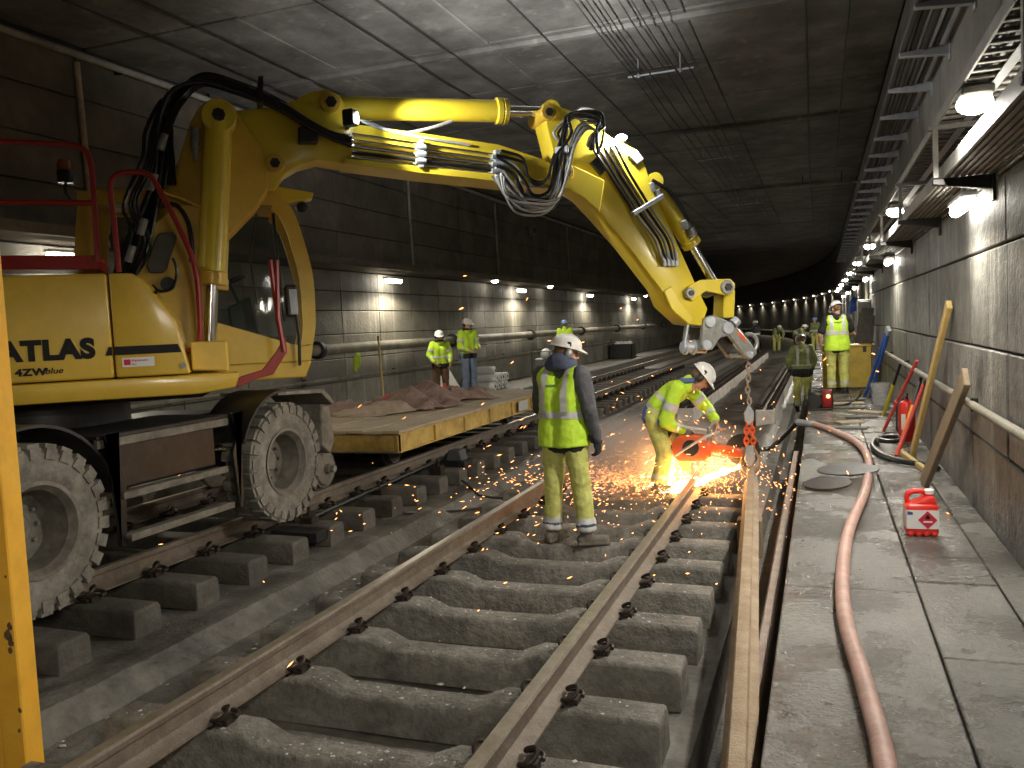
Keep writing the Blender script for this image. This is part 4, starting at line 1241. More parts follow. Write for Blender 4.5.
STAND = dict(hipL=(-.095, 0, .90), hipR=(.095, 0, .90), kneeL=(-.11, .02, .49), kneeR=(.11, .02, .49), ankL=(-.12, -.02, .09), ankR=(.12, -.02, .09),
             waist=(0, 0, 1.04), chest=(0, 0, 1.27), shL=(-.175, 0, 1.41), shR=(.175, 0, 1.41), neck=(0, .01, 1.47), head=(0, .03, 1.60),
             elL=(-.25, -.02, 1.12), elR=(.25, -.02, 1.12), wrL=(-.25, .07, .87), wrR=(.25, .07, .87))
def person(label, loc, yaw, pose, fit, vox=.012, scale=1.0, head_yaw=0.0, head_pitch=0.0, toe=(0, 0), group=None, seed=1.0, hands=None):
    P = {k: V(v_)*scale for k, v_ in STAND.items()}
    for k, v_ in pose.items(): P[k] = V(v_)
    S = scale
    root = thing('person', label, 'person', (0, 0, 0), group)
    root.location = loc
    root.rotation_euler = (0, 0, yaw)
    ORG[root.as_pointer()] = O0
    hm = (P['hipL']+P['hipR'])/2
    right = (P['shR']-P['shL']).normalized()
    # ---- body: one continuous surface
    b = MB()
    hr = Matrix.Rotation(head_yaw, 3, 'Z') @ Matrix.Rotation(-head_pitch, 3, 'X')
    H = P['head']
    def hp(x, y, z): return H+hr @ V((x*S, y*S, z*S))
    b.ell(hp(0, -.008, .02), (.076*S, .095*S, .105*S), hr, 18, 12)
    b.ell(hp(0, .022, -.055), (.058*S, .068*S, .062*S), hr, 14, 10)
    b.cap(hp(0, .085, .012), hp(0, .106, -.024), .011*S, .015*S, 8)
    b.ell(hp(0, .082, -.093), (.022*S, .018*S, .016*S), hr, 8, 6)
    b.cap(hp(-.022, .085, -.055), hp(.022, .085, -.055), .009*S, .009*S, 8)
    for sx in (-1, 1):
        b.ell(hp(.078*sx, -.005, -.01), (.012*S, .02*S, .032*S), hr, 8, 6)
    b.cap(P['neck']-V((0, 0, .05)), hp(0, -.02, -.05), .058*S, .054*S)
    for sx, sd in ((-1, 'L'), (1, 'R')):
        sh, el, wr = P['sh'+sd], P['el'+sd], P['wr'+sd]
        b.cap(P['chest']+right*sx*.06*S, P['waist']+right*sx*.05*S, .10*S, .095*S)
        b.cap(P['waist']+right*sx*.05*S, P['hip'+sd], .095*S, .09*S)
        b.cap(P['chest']+right*sx*.06*S, sh, .10*S, .055*S)
        b.cap(sh, el, .05*S, .041*S); b.cap(el, wr, .041*S, .027*S)
        b.cap(P['hip'+sd], P['knee'+sd], .082*S, .056*S); b.cap(P['knee'+sd], P['ank'+sd], .054*S, .038*S)
        a = P['ank'+sd]; tz = toe[0 if sd == 'L' else 1]
        fd = V((math.sin(tz), math.cos(tz), 0))
        b.cap(a-V((0, 0, .035*S)), a+fd*.13*S-V((0, 0, .05*S)), .035*S, .03*S)
        hd = (hands or {}).get(sd, {})
        f = V(hd.get('f', (wr-el)))
        n = V(hd.get('n', right*-sx))
        s_ = V(hd.get('s', (0, 1, .2)))
        hand(b, wr, f, n, s_, 0, hd.get('curl', .35))
        P['_h'+sd] = (wr, f, n, s_, hd.get('curl', .35)); P['_f'+sd] = fd
    body = fuse(b, 'body', min(vox, .010 if vox < .02 else vox), 'skin', root, 1)
    if vox < .025:
        for sx in (-1, 1):
            MB().ell(hp(.031*sx, .083, .012), (.013*S, .008*S, .007*S), hr, 10, 6).build('eye', 'dark_eye', root, org=O0)
        MB().ell(hp(0, .094, -.055), (.022*S, .006*S, .004*S), hr, 10, 6).build('mouth', 'rag_red', root, org=O0)
    MB().ell(hp(0, -.030, .0), (.080*S, .080*S, .078*S), hr, 16, 10).build('hair', 'brown_cloth', root, org=O0)
    # ---- trousers
    t = MB()
    for sx, sd in ((-1, 'L'), (1, 'R')):
        t.cap(P['waist']+right*sx*.05*S-V((0, 0, .04*S)), P['hip'+sd], .112*S, .118*S)
        t.cap(P['hip'+sd], P['knee'+sd], .112*S, .084*S)
        e = P['ank'+sd]+(P['knee'+sd]-P['ank'+sd]).normalized()*.02*S
        t.cap(P['knee'+sd], e+(P['knee'+sd]-e)*.2, .084*S, .078*S)
        t.cyl(e+(P['knee'+sd]-e)*.25, e, .080*S, .082*S, 16)
    tr = fuse(t, 'trousers', vox, fit['trousers'], root, 2, .013 if vox < .02 else .006, seed=seed)
    if fit.get('leg_bands'):
        for sd in 'LR':
            k_, a_ = P['knee'+sd], P['ank'+sd]
            band_from(tr, 'leg_band', fit.get('band', 'band'), lambda c, k_=k_, a_=a_: .66 < seg_t(c, k_, a_) < .79 and seg_d(c, k_, a_) < .13*S)
            if fit.get('leg_bands') == 2:
                band_from(tr, 'leg_band', 'navy', lambda c, k_=k_, a_=a_: .79 <= seg_t(c, k_, a_) < .84 and seg_d(c, k_, a_) < .13*S)
                band_from(tr, 'leg_band', fit.get('band', 'band'), lambda c, k_=k_, a_=a_: .84 <= seg_t(c, k_, a_) < .96 and seg_d(c, k_, a_) < .13*S)
    # ---- boots
    for sd in 'LR':
        a = P['ank'+sd]; fd = P['_f'+sd]
        q = MB()
        q.cap(a+V((0, 0, .06*S)), a-V((0, 0, .03*S)), .056*S, .05*S)
        q.cap(a-V((0, 0, .042*S))-fd*.04*S, a+fd*.15*S-V((0, 0, .05*S)), .044*S, .040*S)
        rt = Matrix.Rotation(-math.atan2(fd.x, fd.y), 3, 'Z')
        q.box(a+fd*.055*S-V((0, 0, .078*S)), (.086*S, .26*S, .022*S), rt)
        fuse(q, 'boot', max(.009, vox*.8), fit.get('boots', 'boot'), root, 1)
    # ---- jacket
    j = MB()
    up = (P['chest']-hm).normalized()
    jr = fit.get('jr', 0.0)
    for sx, sd in ((-1, 'L'), (1, 'R')):
        sh, el, wr = P['sh'+sd], P['el'+sd], P['wr'+sd]
        j.cap(P['chest']+right*sx*.065*S, P['waist']+right*sx*.07*S, (.122+jr)*S, (.118+jr)*S)
        j.cap(P['waist']+right*sx*.07*S, hm+right*sx*.085*S-up*.02*S, (.118+jr)*S, (.118+jr)*S)
        j.cap(P['chest']+right*sx*.065*S, sh, (.122+jr)*S, .078*S)
        if not fit.get('short_sleeves'):
            j.cap(sh, el, .082*S, .068*S); j.cap(el, el+(wr-el)*.93, .068*S, .052*S)
        else:
            j.cap(sh, sh+(el-sh)*.72, .08*S, .07*S)
    j.cap(P['neck']-up*.03*S, P['neck']+up*.015*S, .082*S, .074*S)
    jk = fuse(j, 'jacket', vox, fit['jacket'], root, 2, .011 if vox < .02 else .005, seed=seed+3)
    def zone(o, lo, hi, m=None, nm='reflective_band'):
        a_, c_ = hm, P['chest']
        return band_from(o, nm, m or fit.get('band', 'band'), lambda c: lo < seg_t(c, a_, c_) < hi and seg_d(c, a_, c_) < .235*S)
    if fit.get('hood'):
        h = MB()
        for k in range(9):
            a = PI*(k/8.0)+PI
            h.ell(P['neck']+V((.098*S*math.cos(a), -.02*S+.062*S*math.sin(a), .025*S)), .052*S, seg=10)
        h.ell(P['neck']+V((0, -.075*S, .05*S)), (.10*S, .06*S, .075*S), seg=14)
        fuse(h, 'hood', vox, fit['hood'], root, 2, .008, seed=seed)
    if fit.get('collar'):
        MB().tube([P['neck']+V((.088*S*math.cos(2*PI*k/14), .075*S*math.sin(2*PI*k/14), .03*S)) for k in range(14)], .027*S, 8, closed=True).build('collar', fit['collar'], root, org=O0)
    top = jk
    if fit.get('vest'):
        v_ = MB()
        for sx, sd in ((-1, 'L'), (1, 'R')):
            sh = P['sh'+sd]
            v_.cap(P['chest']+right*sx*.068*S, P['waist']+right*sx*.074*S, .142*S, .143*S)
            v_.cap(P['chest']+right*sx*.065*S, P['chest']+(sh-P['chest'])*.72+up*.02*S, .14*S, .10*S)
            v_.cap(P['waist']+right*sx*.074*S, hm+right*sx*.088*S+up*.05*S, .143*S, .15*S)
            v_.cyl(hm+right*sx*.07*S+up*.12*S, hm+right*sx*.075*S-up*.055*S, .15*S, .162*S, 20)
        top = fuse(v_, 'vest', vox, fit['vest'], root, 2, .009, seed=seed+5, wscale=8)
    if fit.get('bands'):
        for lo, hi in fit['bands']: zone(top, lo, hi)
    if fit.get('straps'):
        for sx in (-1, 1):
            a_, c_ = hm, P['chest']
            band_from(top, 'shoulder_strap', fit.get('band', 'band'), lambda c: fit['straps'] < seg_t(c, a_, c_) and abs((c-a_).dot(right)-sx*.105*S) < .026*S and seg_d(c, a_, c_) < .26*S)
    if fit.get('sleeve_bands'):
        for sd in 'LR':
            for a_, b_ in ((P['sh'+sd], P['el'+sd]), (P['el'+sd], P['wr'+sd])):
                band_from(jk, 'sleeve_band', fit.get('band', 'band'), lambda c, a_=a_, b_=b_: .45 < seg_t(c, a_, b_) < .68 and seg_d(c, a_, b_) < .10*S)
    if fit.get('hem'):
        band_from(jk, 'hem', fit['hem'], lambda c: -.6 < seg_t(c, hm, P['chest']) < .12 and seg_d(c, hm, P['chest']) < .3*S, .008)
    # ---- gloves
    for sd in fit.get('gloves', ''):
        g = MB(); wv, f, n, s_, cu = P['_h'+sd]
        hand(g, wv, f, n, s_, .005, cu)
        fn = V(f).normalized()
        g.cyl(wv-fn*.05, wv+fn*.02, .04*S, .034*S, 12)
        fuse(g, 'glove', .009, fit.get('glove_mat', 'black_cloth'), root, 1)
    # ---- helmet
    if fit.get('helmet'):
        h = MB(); n = 20; rings = 8; vs = []; fs = []
        for r in range(rings+1):
            ph = (PI/2)*r/rings
            for k in range(n):
                a = 2*PI*k/n
                x, y = math.cos(a)*math.sin(ph), math.sin(a)*math.sin(ph)
                vs.append(hp(.108*x*(1.02), -.008+.132*y, .048+.098*math.cos(ph)**.85))
        for r in range(rings):
            for k in range(n):
                fs.append((r*n+k, r*n+(k+1) % n, (r+1)*n+(k+1) % n, (r+1)*n+k))
        h.add(vs, fs)
        vs = []; fs = []
        for k in range(n):
            a = 2*PI*k/n
            pk = .05*max(0, math.sin(a))**1.6
            for q, (ex, dz) in enumerate(((0.0, .05), (.010+pk, .042-pk*.35), (.010+pk, .034-pk*.35), (-.004, .036))):
                vs.append(hp((.108+ex*.6)*math.cos(a), -.008+(.132+ex)*math.sin(a), dz))
        for k in range(n):
            for q in range(4):
                fs.append((k*4+q, k*4+(q+1) % 4, ((k+1) % n)*4+(q+1) % 4, ((k+1) % n)*4+q))
        h.add(vs, fs)
        hl = h.build('helmet', fit['helmet'], root, org=O0, angle=60)
        if vox < .02:
            rd = MB()
            for x in (-.03, 0, .03):
                rd.tube([hp(x, -.008+.125*math.sin(a), .05+.1*math.cos(a)) for a in [(-1.1+2.2*i/8) for i in range(9)]], .006*S, 6)
            rd.build('helmet_ridge', fit['helmet'], hl, org=O0)
            for sx in (-1, 1):
                MB().ell(hp(.104*sx, -.02, .075), (.008*S, .02*S, .012*S), hr, 10, 6).build('vent', 'dark_eye', hl, org=O0)
    if fit.get('muffs'):
        for sx in (-1, 1):
            mm_ = MB(); mm_.ell(hp(.092*sx, -.005, -.012), (.026*S, .036*S, .048*S), hr, 14, 10)
            mf = mm_.build('ear_defender', fit['muffs'], root, org=O0)
            MB().tube([hp(.10*sx, -.005, .03), hp(.112*sx, -.008, .07)], .006*S, 6).build('arm', 'steel_dark', mf, org=O0)
    return root, P

# the standing worker in the lime vest, seen from behind
fit1 = dict(jacket='jacket_grey', vest='hivis', trousers='hivis_dirty', helmet='helmet_dirty', muffs='steel', hood='navy', gloves='LR', leg_bands=2, bands=[(.50, .64)], straps=.57, band='band', hem='black_cloth', jr=.0)
w1, P1 = person('worker in lime vest and grey jacket standing on the near track with back turned', (-2.02, 6.67, -.225), math.radians(-14),
       dict(hipL=(-.10, 0, .88), hipR=(.10, 0, .88), kneeL=(-.135, .03, .47), kneeR=(.12, .05, .47), ankL=(-.15, -.01, .095), ankR=(.175, .0, .095),
            waist=(0, 0, 1.02), chest=(-.005, 0, 1.25), shL=(-.195, .01, 1.41), shR=(.195, -.02, 1.41), neck=(0, .02, 1.475), head=(.02, .06, 1.595),
            elL=(-.26, .06, 1.13), wrL=(-.15, .27, 1.02), elR=(.275, -.045, 1.13), wrR=(.285, .03, .885)),
       fit1, .0115, head_yaw=math.radians(-42), head_pitch=math.radians(14), toe=(.15, .95), seed=1.3, hands={'R': dict(n=(-1, .2, 0), s=(0, 1, 0), curl=.55)})
M['print_green'] = mat('dark_green_print', (.10, .22, .05), None, rough=.7)
def back_print(root, x0, x1, z0, z1, m='print_green'):
    for c_ in root.children:
        if c_.name.startswith('vest'):
            band_from(c_, 'back_print', m, lambda c: x0 < c.x < x1 and z0 < c.z < z1 and c.y < -.02, .004)
back_print(w1, -.115, .0, 1.318, 1.338)
back_print(w1, -.155, -.130, 1.31, 1.345, 'orange_rod')
# ---- the bent worker with the cut-off saw
fit2 = dict(jacket='hivis', trousers='hivis_dirty', helmet='white', muffs='steel_dark', gloves='R', glove_mat='boot', leg_bands=1, bands=[(.10, .26), (.58, .72)], sleeve_bands=True, collar='blue_cloth', hem='blue_cloth', jr=-.008)
w2, P2 = person('worker in yellow high-visibility suit bent over cutting the rail with a saw', (-1.52, 8.72, -.19), math.radians(-90),
       dict(hipL=(-.10, -.10, .80), hipR=(.10, -.12, .80), kneeL=(-.17, .16, .43), kneeR=(.13, -.02, .43), ankL=(-.19, .09, .10), ankR=(.14, -.09, .10),
            waist=(0, -.07, .91), chest=(0, .10, 1.05), shL=(-.185, .20, 1.06), shR=(.185, .15, 1.10), neck=(0, .235, 1.135), head=(0, .36, 1.19),
            elL=(-.26, .37, .86), wrL=(-.12, .47, .74), elR=(.24, .02, .76), wrR=(.06, .16, .655)),
       fit2, .0115, head_yaw=.15, head_pitch=math.radians(52), toe=(.2, -.1), seed=4.1, hands={'L': dict(f=(.3, .35, -.75), n=(.2, .6, -.4), s=(.8, 0, .2), curl=.62), 'R': dict(f=(-.3, .8, -.4), n=(-.6, 0, -.6), s=(0, .3, .9), curl=.62)})
# ---- two workers by the left wall
fit3 = dict(jacket='hivis', trousers='brown_cloth', helmet='white', muffs='black', bands=[(.5, .64)], sleeve_bands=True, collar='black_cloth', hem='black_cloth', gloves='')
person('shorter worker in lime jacket and brown trousers by the left wall', (-7.95, 17.05, .02), math.radians(-146),
       dict(elL=(-.23, .03, 1.04), wrL=(-.20, .17, .88), elR=(.25, .03, 1.04), wrR=(.16, .16, .90)), fit3, .016, scale=.91, head_pitch=.2, seed=2.2)
fit4 = dict(jacket='hivis', trousers='denim', helmet='helmet_dirty', muffs='steel_dark', collar='black_cloth', hem='black_cloth', sleeve_bands=True, boots='rag_brown')
person('tall worker in lime jacket and blue jeans by the left wall', (-8.10, 19.0, .02), math.radians(-122),
       dict(elL=(-.24, .06, 1.16), wrL=(-.14, .26, 1.12), elR=(.26, .04, 1.16), wrR=(.18, .27, 1.08)), fit4, .016, scale=1.06, head_pitch=.15, seed=6.6)
fit5 = dict(jacket='hivis', trousers='jacket_grey', helmet='helmet_blue', bands=[(.45, .6)], sleeve_bands=False)
person('worker in yellow jacket and blue helmet beside the grey generator', (-7.85, 26.5, .02), math.radians(24), {}, fit5, .018, scale=1.0, seed=3.1)
# ---- workers along the walkway
fit6 = dict(jacket='black_cloth', vest='hivis', trousers='hivis_dirty', helmet='white', short_sleeves=True, leg_bands=1, bands=[(.62, .80)], straps=.80, boots='black')
w6, P6 = person('big worker in yellow vest and bare arms beside the yellow site box', (.27, 16.85, .08), math.radians(8),
       dict(hipL=(-.11, 0, .86), hipR=(.11, 0, .86), elL=(-.30, .02, 1.10), wrL=(-.27, .14, .88), elR=(.29, .08, 1.12), wrR=(.20, .26, 1.02)), fit6, .014, scale=.985, head_pitch=.5, head_yaw=.45, seed=7.7)
back_print(w6, -.06, .07, 1.315, 1.34)
fit7 = dict(jacket='hivis_olive', trousers='hivis_dirty', helmet='helmet_grey', straps=.35, bands=[(.30, .42)], leg_bands=1, hem='black_cloth', gloves='LR', band='band_dirty', boots='black', jr=.03)
person('worker in faded green jacket and silver helmet standing in the trench', (-.42, 19.9, -.57), math.radians(10),
       dict(head=(0, .10, 1.57), elL=(-.28, .03, 1.13), wrL=(-.24, .16, .92), elR=(.28, .03, 1.13), wrR=(.24, .16, .92)), fit7, .016, scale=1.0, head_pitch=.7, seed=9.2)
# ---- tiny workers far down the line
for i, (x, y, yaw, hm_, bend, lb) in enumerate(((-3.0, 43.0, 60, 'white', .0, 'tiny distant worker in dark clothes and white helmet beside the pale beam'),
        (-2.2, 46, 200, 'hivis', .55, 'tiny distant worker bent double over the far rails'), (-1.2, 44.0, -100, 'hivis', .45, 'tiny distant worker stooping in a yellow jacket near the trench'),
        (-.3, 45.5, 150, 'helmet_blue', .1, 'tiny distant worker in yellow standing next to the red light'), (-3.9, 40, 30, 'white', .1, 'tiny distant worker standing between the two tracks'))):
    pz = {}
    if bend > .3:
        b_ = bend
        pz = dict(chest=(0, .30*b_*1.6, 1.16), shL=(-.18, .42*b_*1.6, 1.22), shR=(.18, .42*b_*1.6, 1.22), neck=(0, .5*b_*1.6, 1.25), head=(0, .62*b_*1.6, 1.30), elL=(-.22, .55*b_*1.6, .95), elR=(.22, .55*b_*1.6, .95), wrL=(-.15, .6*b_*1.6, .72), wrR=(.15, .6*b_*1.6, .72))
    person(lb, (x, y, -.36), math.radians(yaw), pz, dict(jacket='black_cloth' if i == 0 else 'hivis_olive', trousers='hivis_dirty' if i % 2 else 'black_cloth', helmet='white' if hm_ == 'hivis' else hm_, bands=[(.4, .6)]), .03, seed=i+.5)

# ------------------------------------------------------------------ flat wagon
WX0, WX1, WY0, WY1 = -6.95, -4.45, 8.36, 13.9
wg = thing('flat_wagon', 'low yellow flat rail wagon loaded with old blankets', 'wagon', (-5.7, 11.1, 0))
for x in (WX0+.03, WX1-.03):
    mb = MB(); mb.box((x, (WY0+WY1)/2, .36), (.02, WY1-WY0, .20)); mb.box((x, (WY0+WY1)/2, .262), (.07, WY1-WY0, .014)); mb.box((x, (WY0+WY1)/2, .462), (.07, WY1-WY0, .014))
    sb = mb.build('side_beam', 'yellow_old', wg)
    for k in range(7):
        MB().box((x+(.018 if x > -5 else -.018), WY0+.03+k*(WY1-WY0-.06)/6, .36), (.04, .02, .19)).build('stiffener', 'yellow_old', sb)
for y in (WY0+.03, WY1-.03):
    MB().box(((WX0+WX1)/2, y, .36), (WX1-WX0, .02, .20)).build('end_beam', 'yellow_old', wg)
    MB().box(((WX0+WX1)/2, y-.02, .262), (WX1-WX0, .07, .014)).build('end_flange', 'rim', wg)
for k in range(11):
    x = WX0-.02+(k+.5)*(WX1-WX0+.04)/11
    MB().box((x, (WY0+WY1)/2, .487+.004*(k % 3)), ((WX1-WX0+.04)/11-.006, WY1-WY0+.06, .036)).build('deck_board', 'deck', wg, bevel=.004, smooth=False)
MB().box((-4.415, 12.45, .37), (.006, .42, .15)).build('number_plate', 'band', wg)
for y in (WY0+.75, WY1-.75):
    ax = MB().cyl((-6.5, y, .2), (-4.9, y, .2), .05, seg=12).build('axle', 'steel_dark', wg)
    for x, s_ in ((-4.95, 1), (-6.45, -1)):
        MB().lathe([(0, .06), (.06, .06), (.065, .03), (.17, .03), (.185, .035), (.195, -.035), (.22, -.04), (.22, -.065), (0, -.065)], (x, y, .20), (s_, 0, 0), 28).build('wheel', 'steel_dark', ax, angle=30)
        MB().box((x+s_*.10, y, .22), (.10, .2, .14)).build('axle_box', 'steel_dark', wg, bevel=.01)
# blankets on the wagon
def blanket(cx, cy, sx, sy, amp, rot, m, label, seed, z0=.512):
    n = 30; vs = []
    for j in range(n+1):
        for i in range(n+1):
            a, b = (i/n-.5), (j/n-.5)
            x0 = a*sx*(1-.25*abs(noise.noise(V((b*3, seed, 0))))); y0 = b*sy*(1-.3*abs(noise.noise(V((a*3, seed, 5)))))
            e = max(0, 1-(2*max(abs(a), abs(b)))**3)
            h = 1.5*amp*(max(0, .45+noise.noise(V((a*2.6, b*2.9, seed))))+.22*abs(noise.noise(V((a*7, b*6, seed+3)))))*(.12+.88*e)
            fold = amp*.35*max(0, math.sin(11*a+6*b+seed+2*noise.noise(V((a*3, b*3, seed)))))*e
            x1 = x0*math.cos(rot)-y0*math.sin(rot)+.12*noise.noise(V((a*4, b*4, seed+9))); y1 = x0*math.sin(rot)+y0*math.cos(rot)
            vs.append((cx+x1, cy+y1, z0+h+fold))
    fs = [(j*(n+1)+i, j*(n+1)+i+1, (j+1)*(n+1)+i+1, (j+1)*(n+1)+i) for j in range(n) for i in range(n)]
    o = MB().add(vs, fs).build('blanket', m, angle=80)
    md = o.modifiers.new('thickness', 'SOLIDIFY'); md.thickness = .012; md.offset = 1
    return tag(o, label, 'blanket')
blanket(-6.30, 10.5, .9, 1.1, .13, .4, 'rag_brown', 'dark brown rumpled blanket at the wagon end near the excavator', 1.2)
blanket(-5.75, 10.15, 1.0, .8, .09, 1.1, 'rag_tan', 'pale tan flattened blanket on the wagon between the brown ones', 4.7)
blanket(-5.45, 10.9, 1.1, .85, .17, -.4, 'rag_brown', 'reddish brown blanket heaped high in the middle of the wagon', 8.1)
blanket(-5.75, 11.5, 1.3, .8, .22, .2, 'rag_brown', 'largest brown blanket draped in folds on the wagon', 2.9)
blanket(-5.95, 10.95, .5, .4, .13, .9, 'rag_red', 'small bright red cloth among the brown blankets', 6.3)
blanket(-5.35, 12.2, 1.0, .9, .17, .9, 'rag_brown', 'brown blanket with a raised corner beside the raised wagon edge', 5.5)
# ------------------------------------------------------------------ the lifting chain and the saw
CX, CY = -.702, 8.785
ch = thing('lifting_chain', 'steel lifting chain with orange sling hung from the excavator coupler', 'chain', (CX, CY, .08))
z = 1.15; k = 0
lk = None
while z > .70:
    r = V((1, 0, 0)) if k % 2 else V((0, 1, 0))
    pts = [V((CX+.008*math.sin(k), CY, z))+r*(.020*math.cos(a))+V((0, 0, .040*math.sin(a))) for a in [2*PI*i/12 for i in range(12)]]
    MB().tube(pts, .009, 6, closed=True).build('chain_link', 'rail_pink', ch)
    z -= .058; k += 1
MB().ext([(CX-.05, CY-.02, .62), (CX, CY-.02, .72), (CX+.05, CY-.02, .62), (CX+.045, CY-.02, .54), (CX, CY-.02, .49), (CX-.045, CY-.02, .54)], (0, .04, 0)).build('hook_block', 'galv', ch, bevel=.012)
for sx in (-1, 1):
    z = .50; k = 0
    while z > .24:
        r = V((1, 0, 0)) if k % 2 else V((0, 1, 0))
        c = V((CX+sx*(.025+.05*(.5-z)), CY, z))
        MB().tube([c+r*(.022*math.cos(a))+V((0, 0, .038*math.sin(a))) for a in [2*PI*i/12 for i in range(12)]], .011, 6, closed=True).build('sling_link', 'orange_saw', ch)
        z -= .054; k += 1
mb = MB(); mb.ext([(CX-.035, CY-.06, .30), (CX+.035, CY-.06, .30), (CX+.055, CY-.06, .16), (CX+.02, CY-.06, .085), (CX-.02, CY-.06, .085), (CX-.055, CY-.06, .16)], (0, .03, 0))
mb.build('rail_grab', 'galv', ch, bevel=.006)
for sx in (-1, 1):
    MB().tube([(CX+sx*.03, CY-.045, .28), (CX+sx*.085, CY-.045, .17), (CX+sx*.075, CY-.045, .06), (CX+sx*.045, CY-.045, .03)], .014, 8, smooth=4).build('grab_jaw', 'rail_rust', ch)
sw = thing('cutoff_saw', 'orange petrol cut-off saw biting into the brown rail', 'saw', (-1.1, 8.72, .1))
def sw_(x, z): return (x, 0, z)
mb = MB(); mb.ext([(-1.46, 8.60, .20), (-1.47, 8.60, .34), (-1.38, 8.60, .42), (-1.16, 8.60, .41), (-1.08, 8.60, .34), (-1.06, 8.60, .20), (-1.14, 8.60, .15), (-1.40, 8.60, .15)], (0, .22, 0))
mb.build('engine_body', 'orange_saw', sw, bevel=.03, bseg=2)
MB().ext([(-1.10, 8.66, .24), (-1.10, 8.66, .34), (-.78, 8.66, .28), (-.76, 8.66, .20), (-.82, 8.66, .18)], (0, .06, 0)).build('belt_arm', 'orange_saw', sw, bevel=.015, bseg=2)
MB().cyl((-1.27, 8.585, .29), (-1.27, 8.60, .29), .085, seg=24).build('starter_cover', 'black', sw, bevel=.006)
MB().lathe([(0, .004), (.03, .004), (.165, .003), (.165, -.003), (0, -.003)], (-.775, 8.835, .235), (0, 1, 0), 40).build('blade', 'steel_dark', sw, angle=30)
MB().cyl((-.775, 8.80, .235), (-.775, 8.86, .235), .035, seg=16).build('arbor', 'steel', sw)
gp = [(-.775+.175*math.cos(a), .235+.175*math.sin(a)) for a in [math.radians(25+13*i) for i in range(14)]]
mb = MB(); mb.ext([(x, 8.80, z) for x, z in gp]+[(-.775+.06*math.cos(a), 8.80, .235+.06*math.sin(a)) for a in [math.radians(194-13*i) for i in range(14)]], (0, .012, 0))
mb.build('blade_guard', 'black', sw)
MB().tube([(-1.33, 8.66, .40), (-1.36, 8.66, .47), (-1.46, 8.66, .46), (-1.52, 8.66, .36), (-1.46, 8.66, .26)], .020, 8, smooth=4).build('rear_handle', 'black', sw)
MB().tube([(-1.10, 8.58, .36), (-1.07, 8.58, .50), (-1.04, 8.66, .54), (-1.03, 8.80, .53), (-1.05, 8.87, .44), (-1.10, 8.86, .30)], .017, 8, smooth=4).build('front_handle', 'steel', sw)
MB().tube([(-1.42, 8.56, .22), (-1.30, 8.55, .30), (-1.1, 8.56, .42), (-.98, 8.6, .46)], .013, 8, smooth=4).build('guide_bar', 'galv', sw)
MB().tube([(-1.50, 8.58, .55), (-1.30, 8.60, .50), (-1.08, 8.62, .47)], .014, 8).build('guide_bar', 'galv', sw)
# ------------------------------------------------------------------ pale beams with fastenings beyond the cut
for i, (x, a, b, lb) in enumerate(((-2.44, 16.0, 40.0, 'pale concrete rail beam with iron fastenings behind the bent worker'), (-.98, 15.6, 27.0, 'pale concrete rail beam with iron fastenings beside the trench worker'))):
    t = thing('rail_beam', lb, 'track beam', (x, (a+b)/2, -.45))
    y = a
    while y < b-.1:
        e = min(b, y+2.4)
        MB().box((x, (y+e)/2, -.26), (.32, e-y-.015, .36)).build('beam_segment', 'plinth', t, bevel=.012, smooth=False)
        y = e
    me = clip_mb(0, 0, 0, 1, 1.5).mesh('rail_clip'); me.materials.append(M['clip'])
    me2 = clip_mb(0, 0, 0, -1, 1.5).mesh('rail_clip'); me2.materials.append(M['clip'])
    y = a+.1
    while y < min(b, a+13):
        piece('rail_clip', me, t, (x+.0, y, -.085)); piece('rail_clip', me2, t, (x-.0, y+.02, -.085))
        y += .26
    mb = MB()
    while y < b:
        mb.box((x, y, -.05), (.26, .10, .08)); y += .26
    if mb.v:
        o = mb.build('far_clips', 'clip', t); o['kind'] = 'stuff'
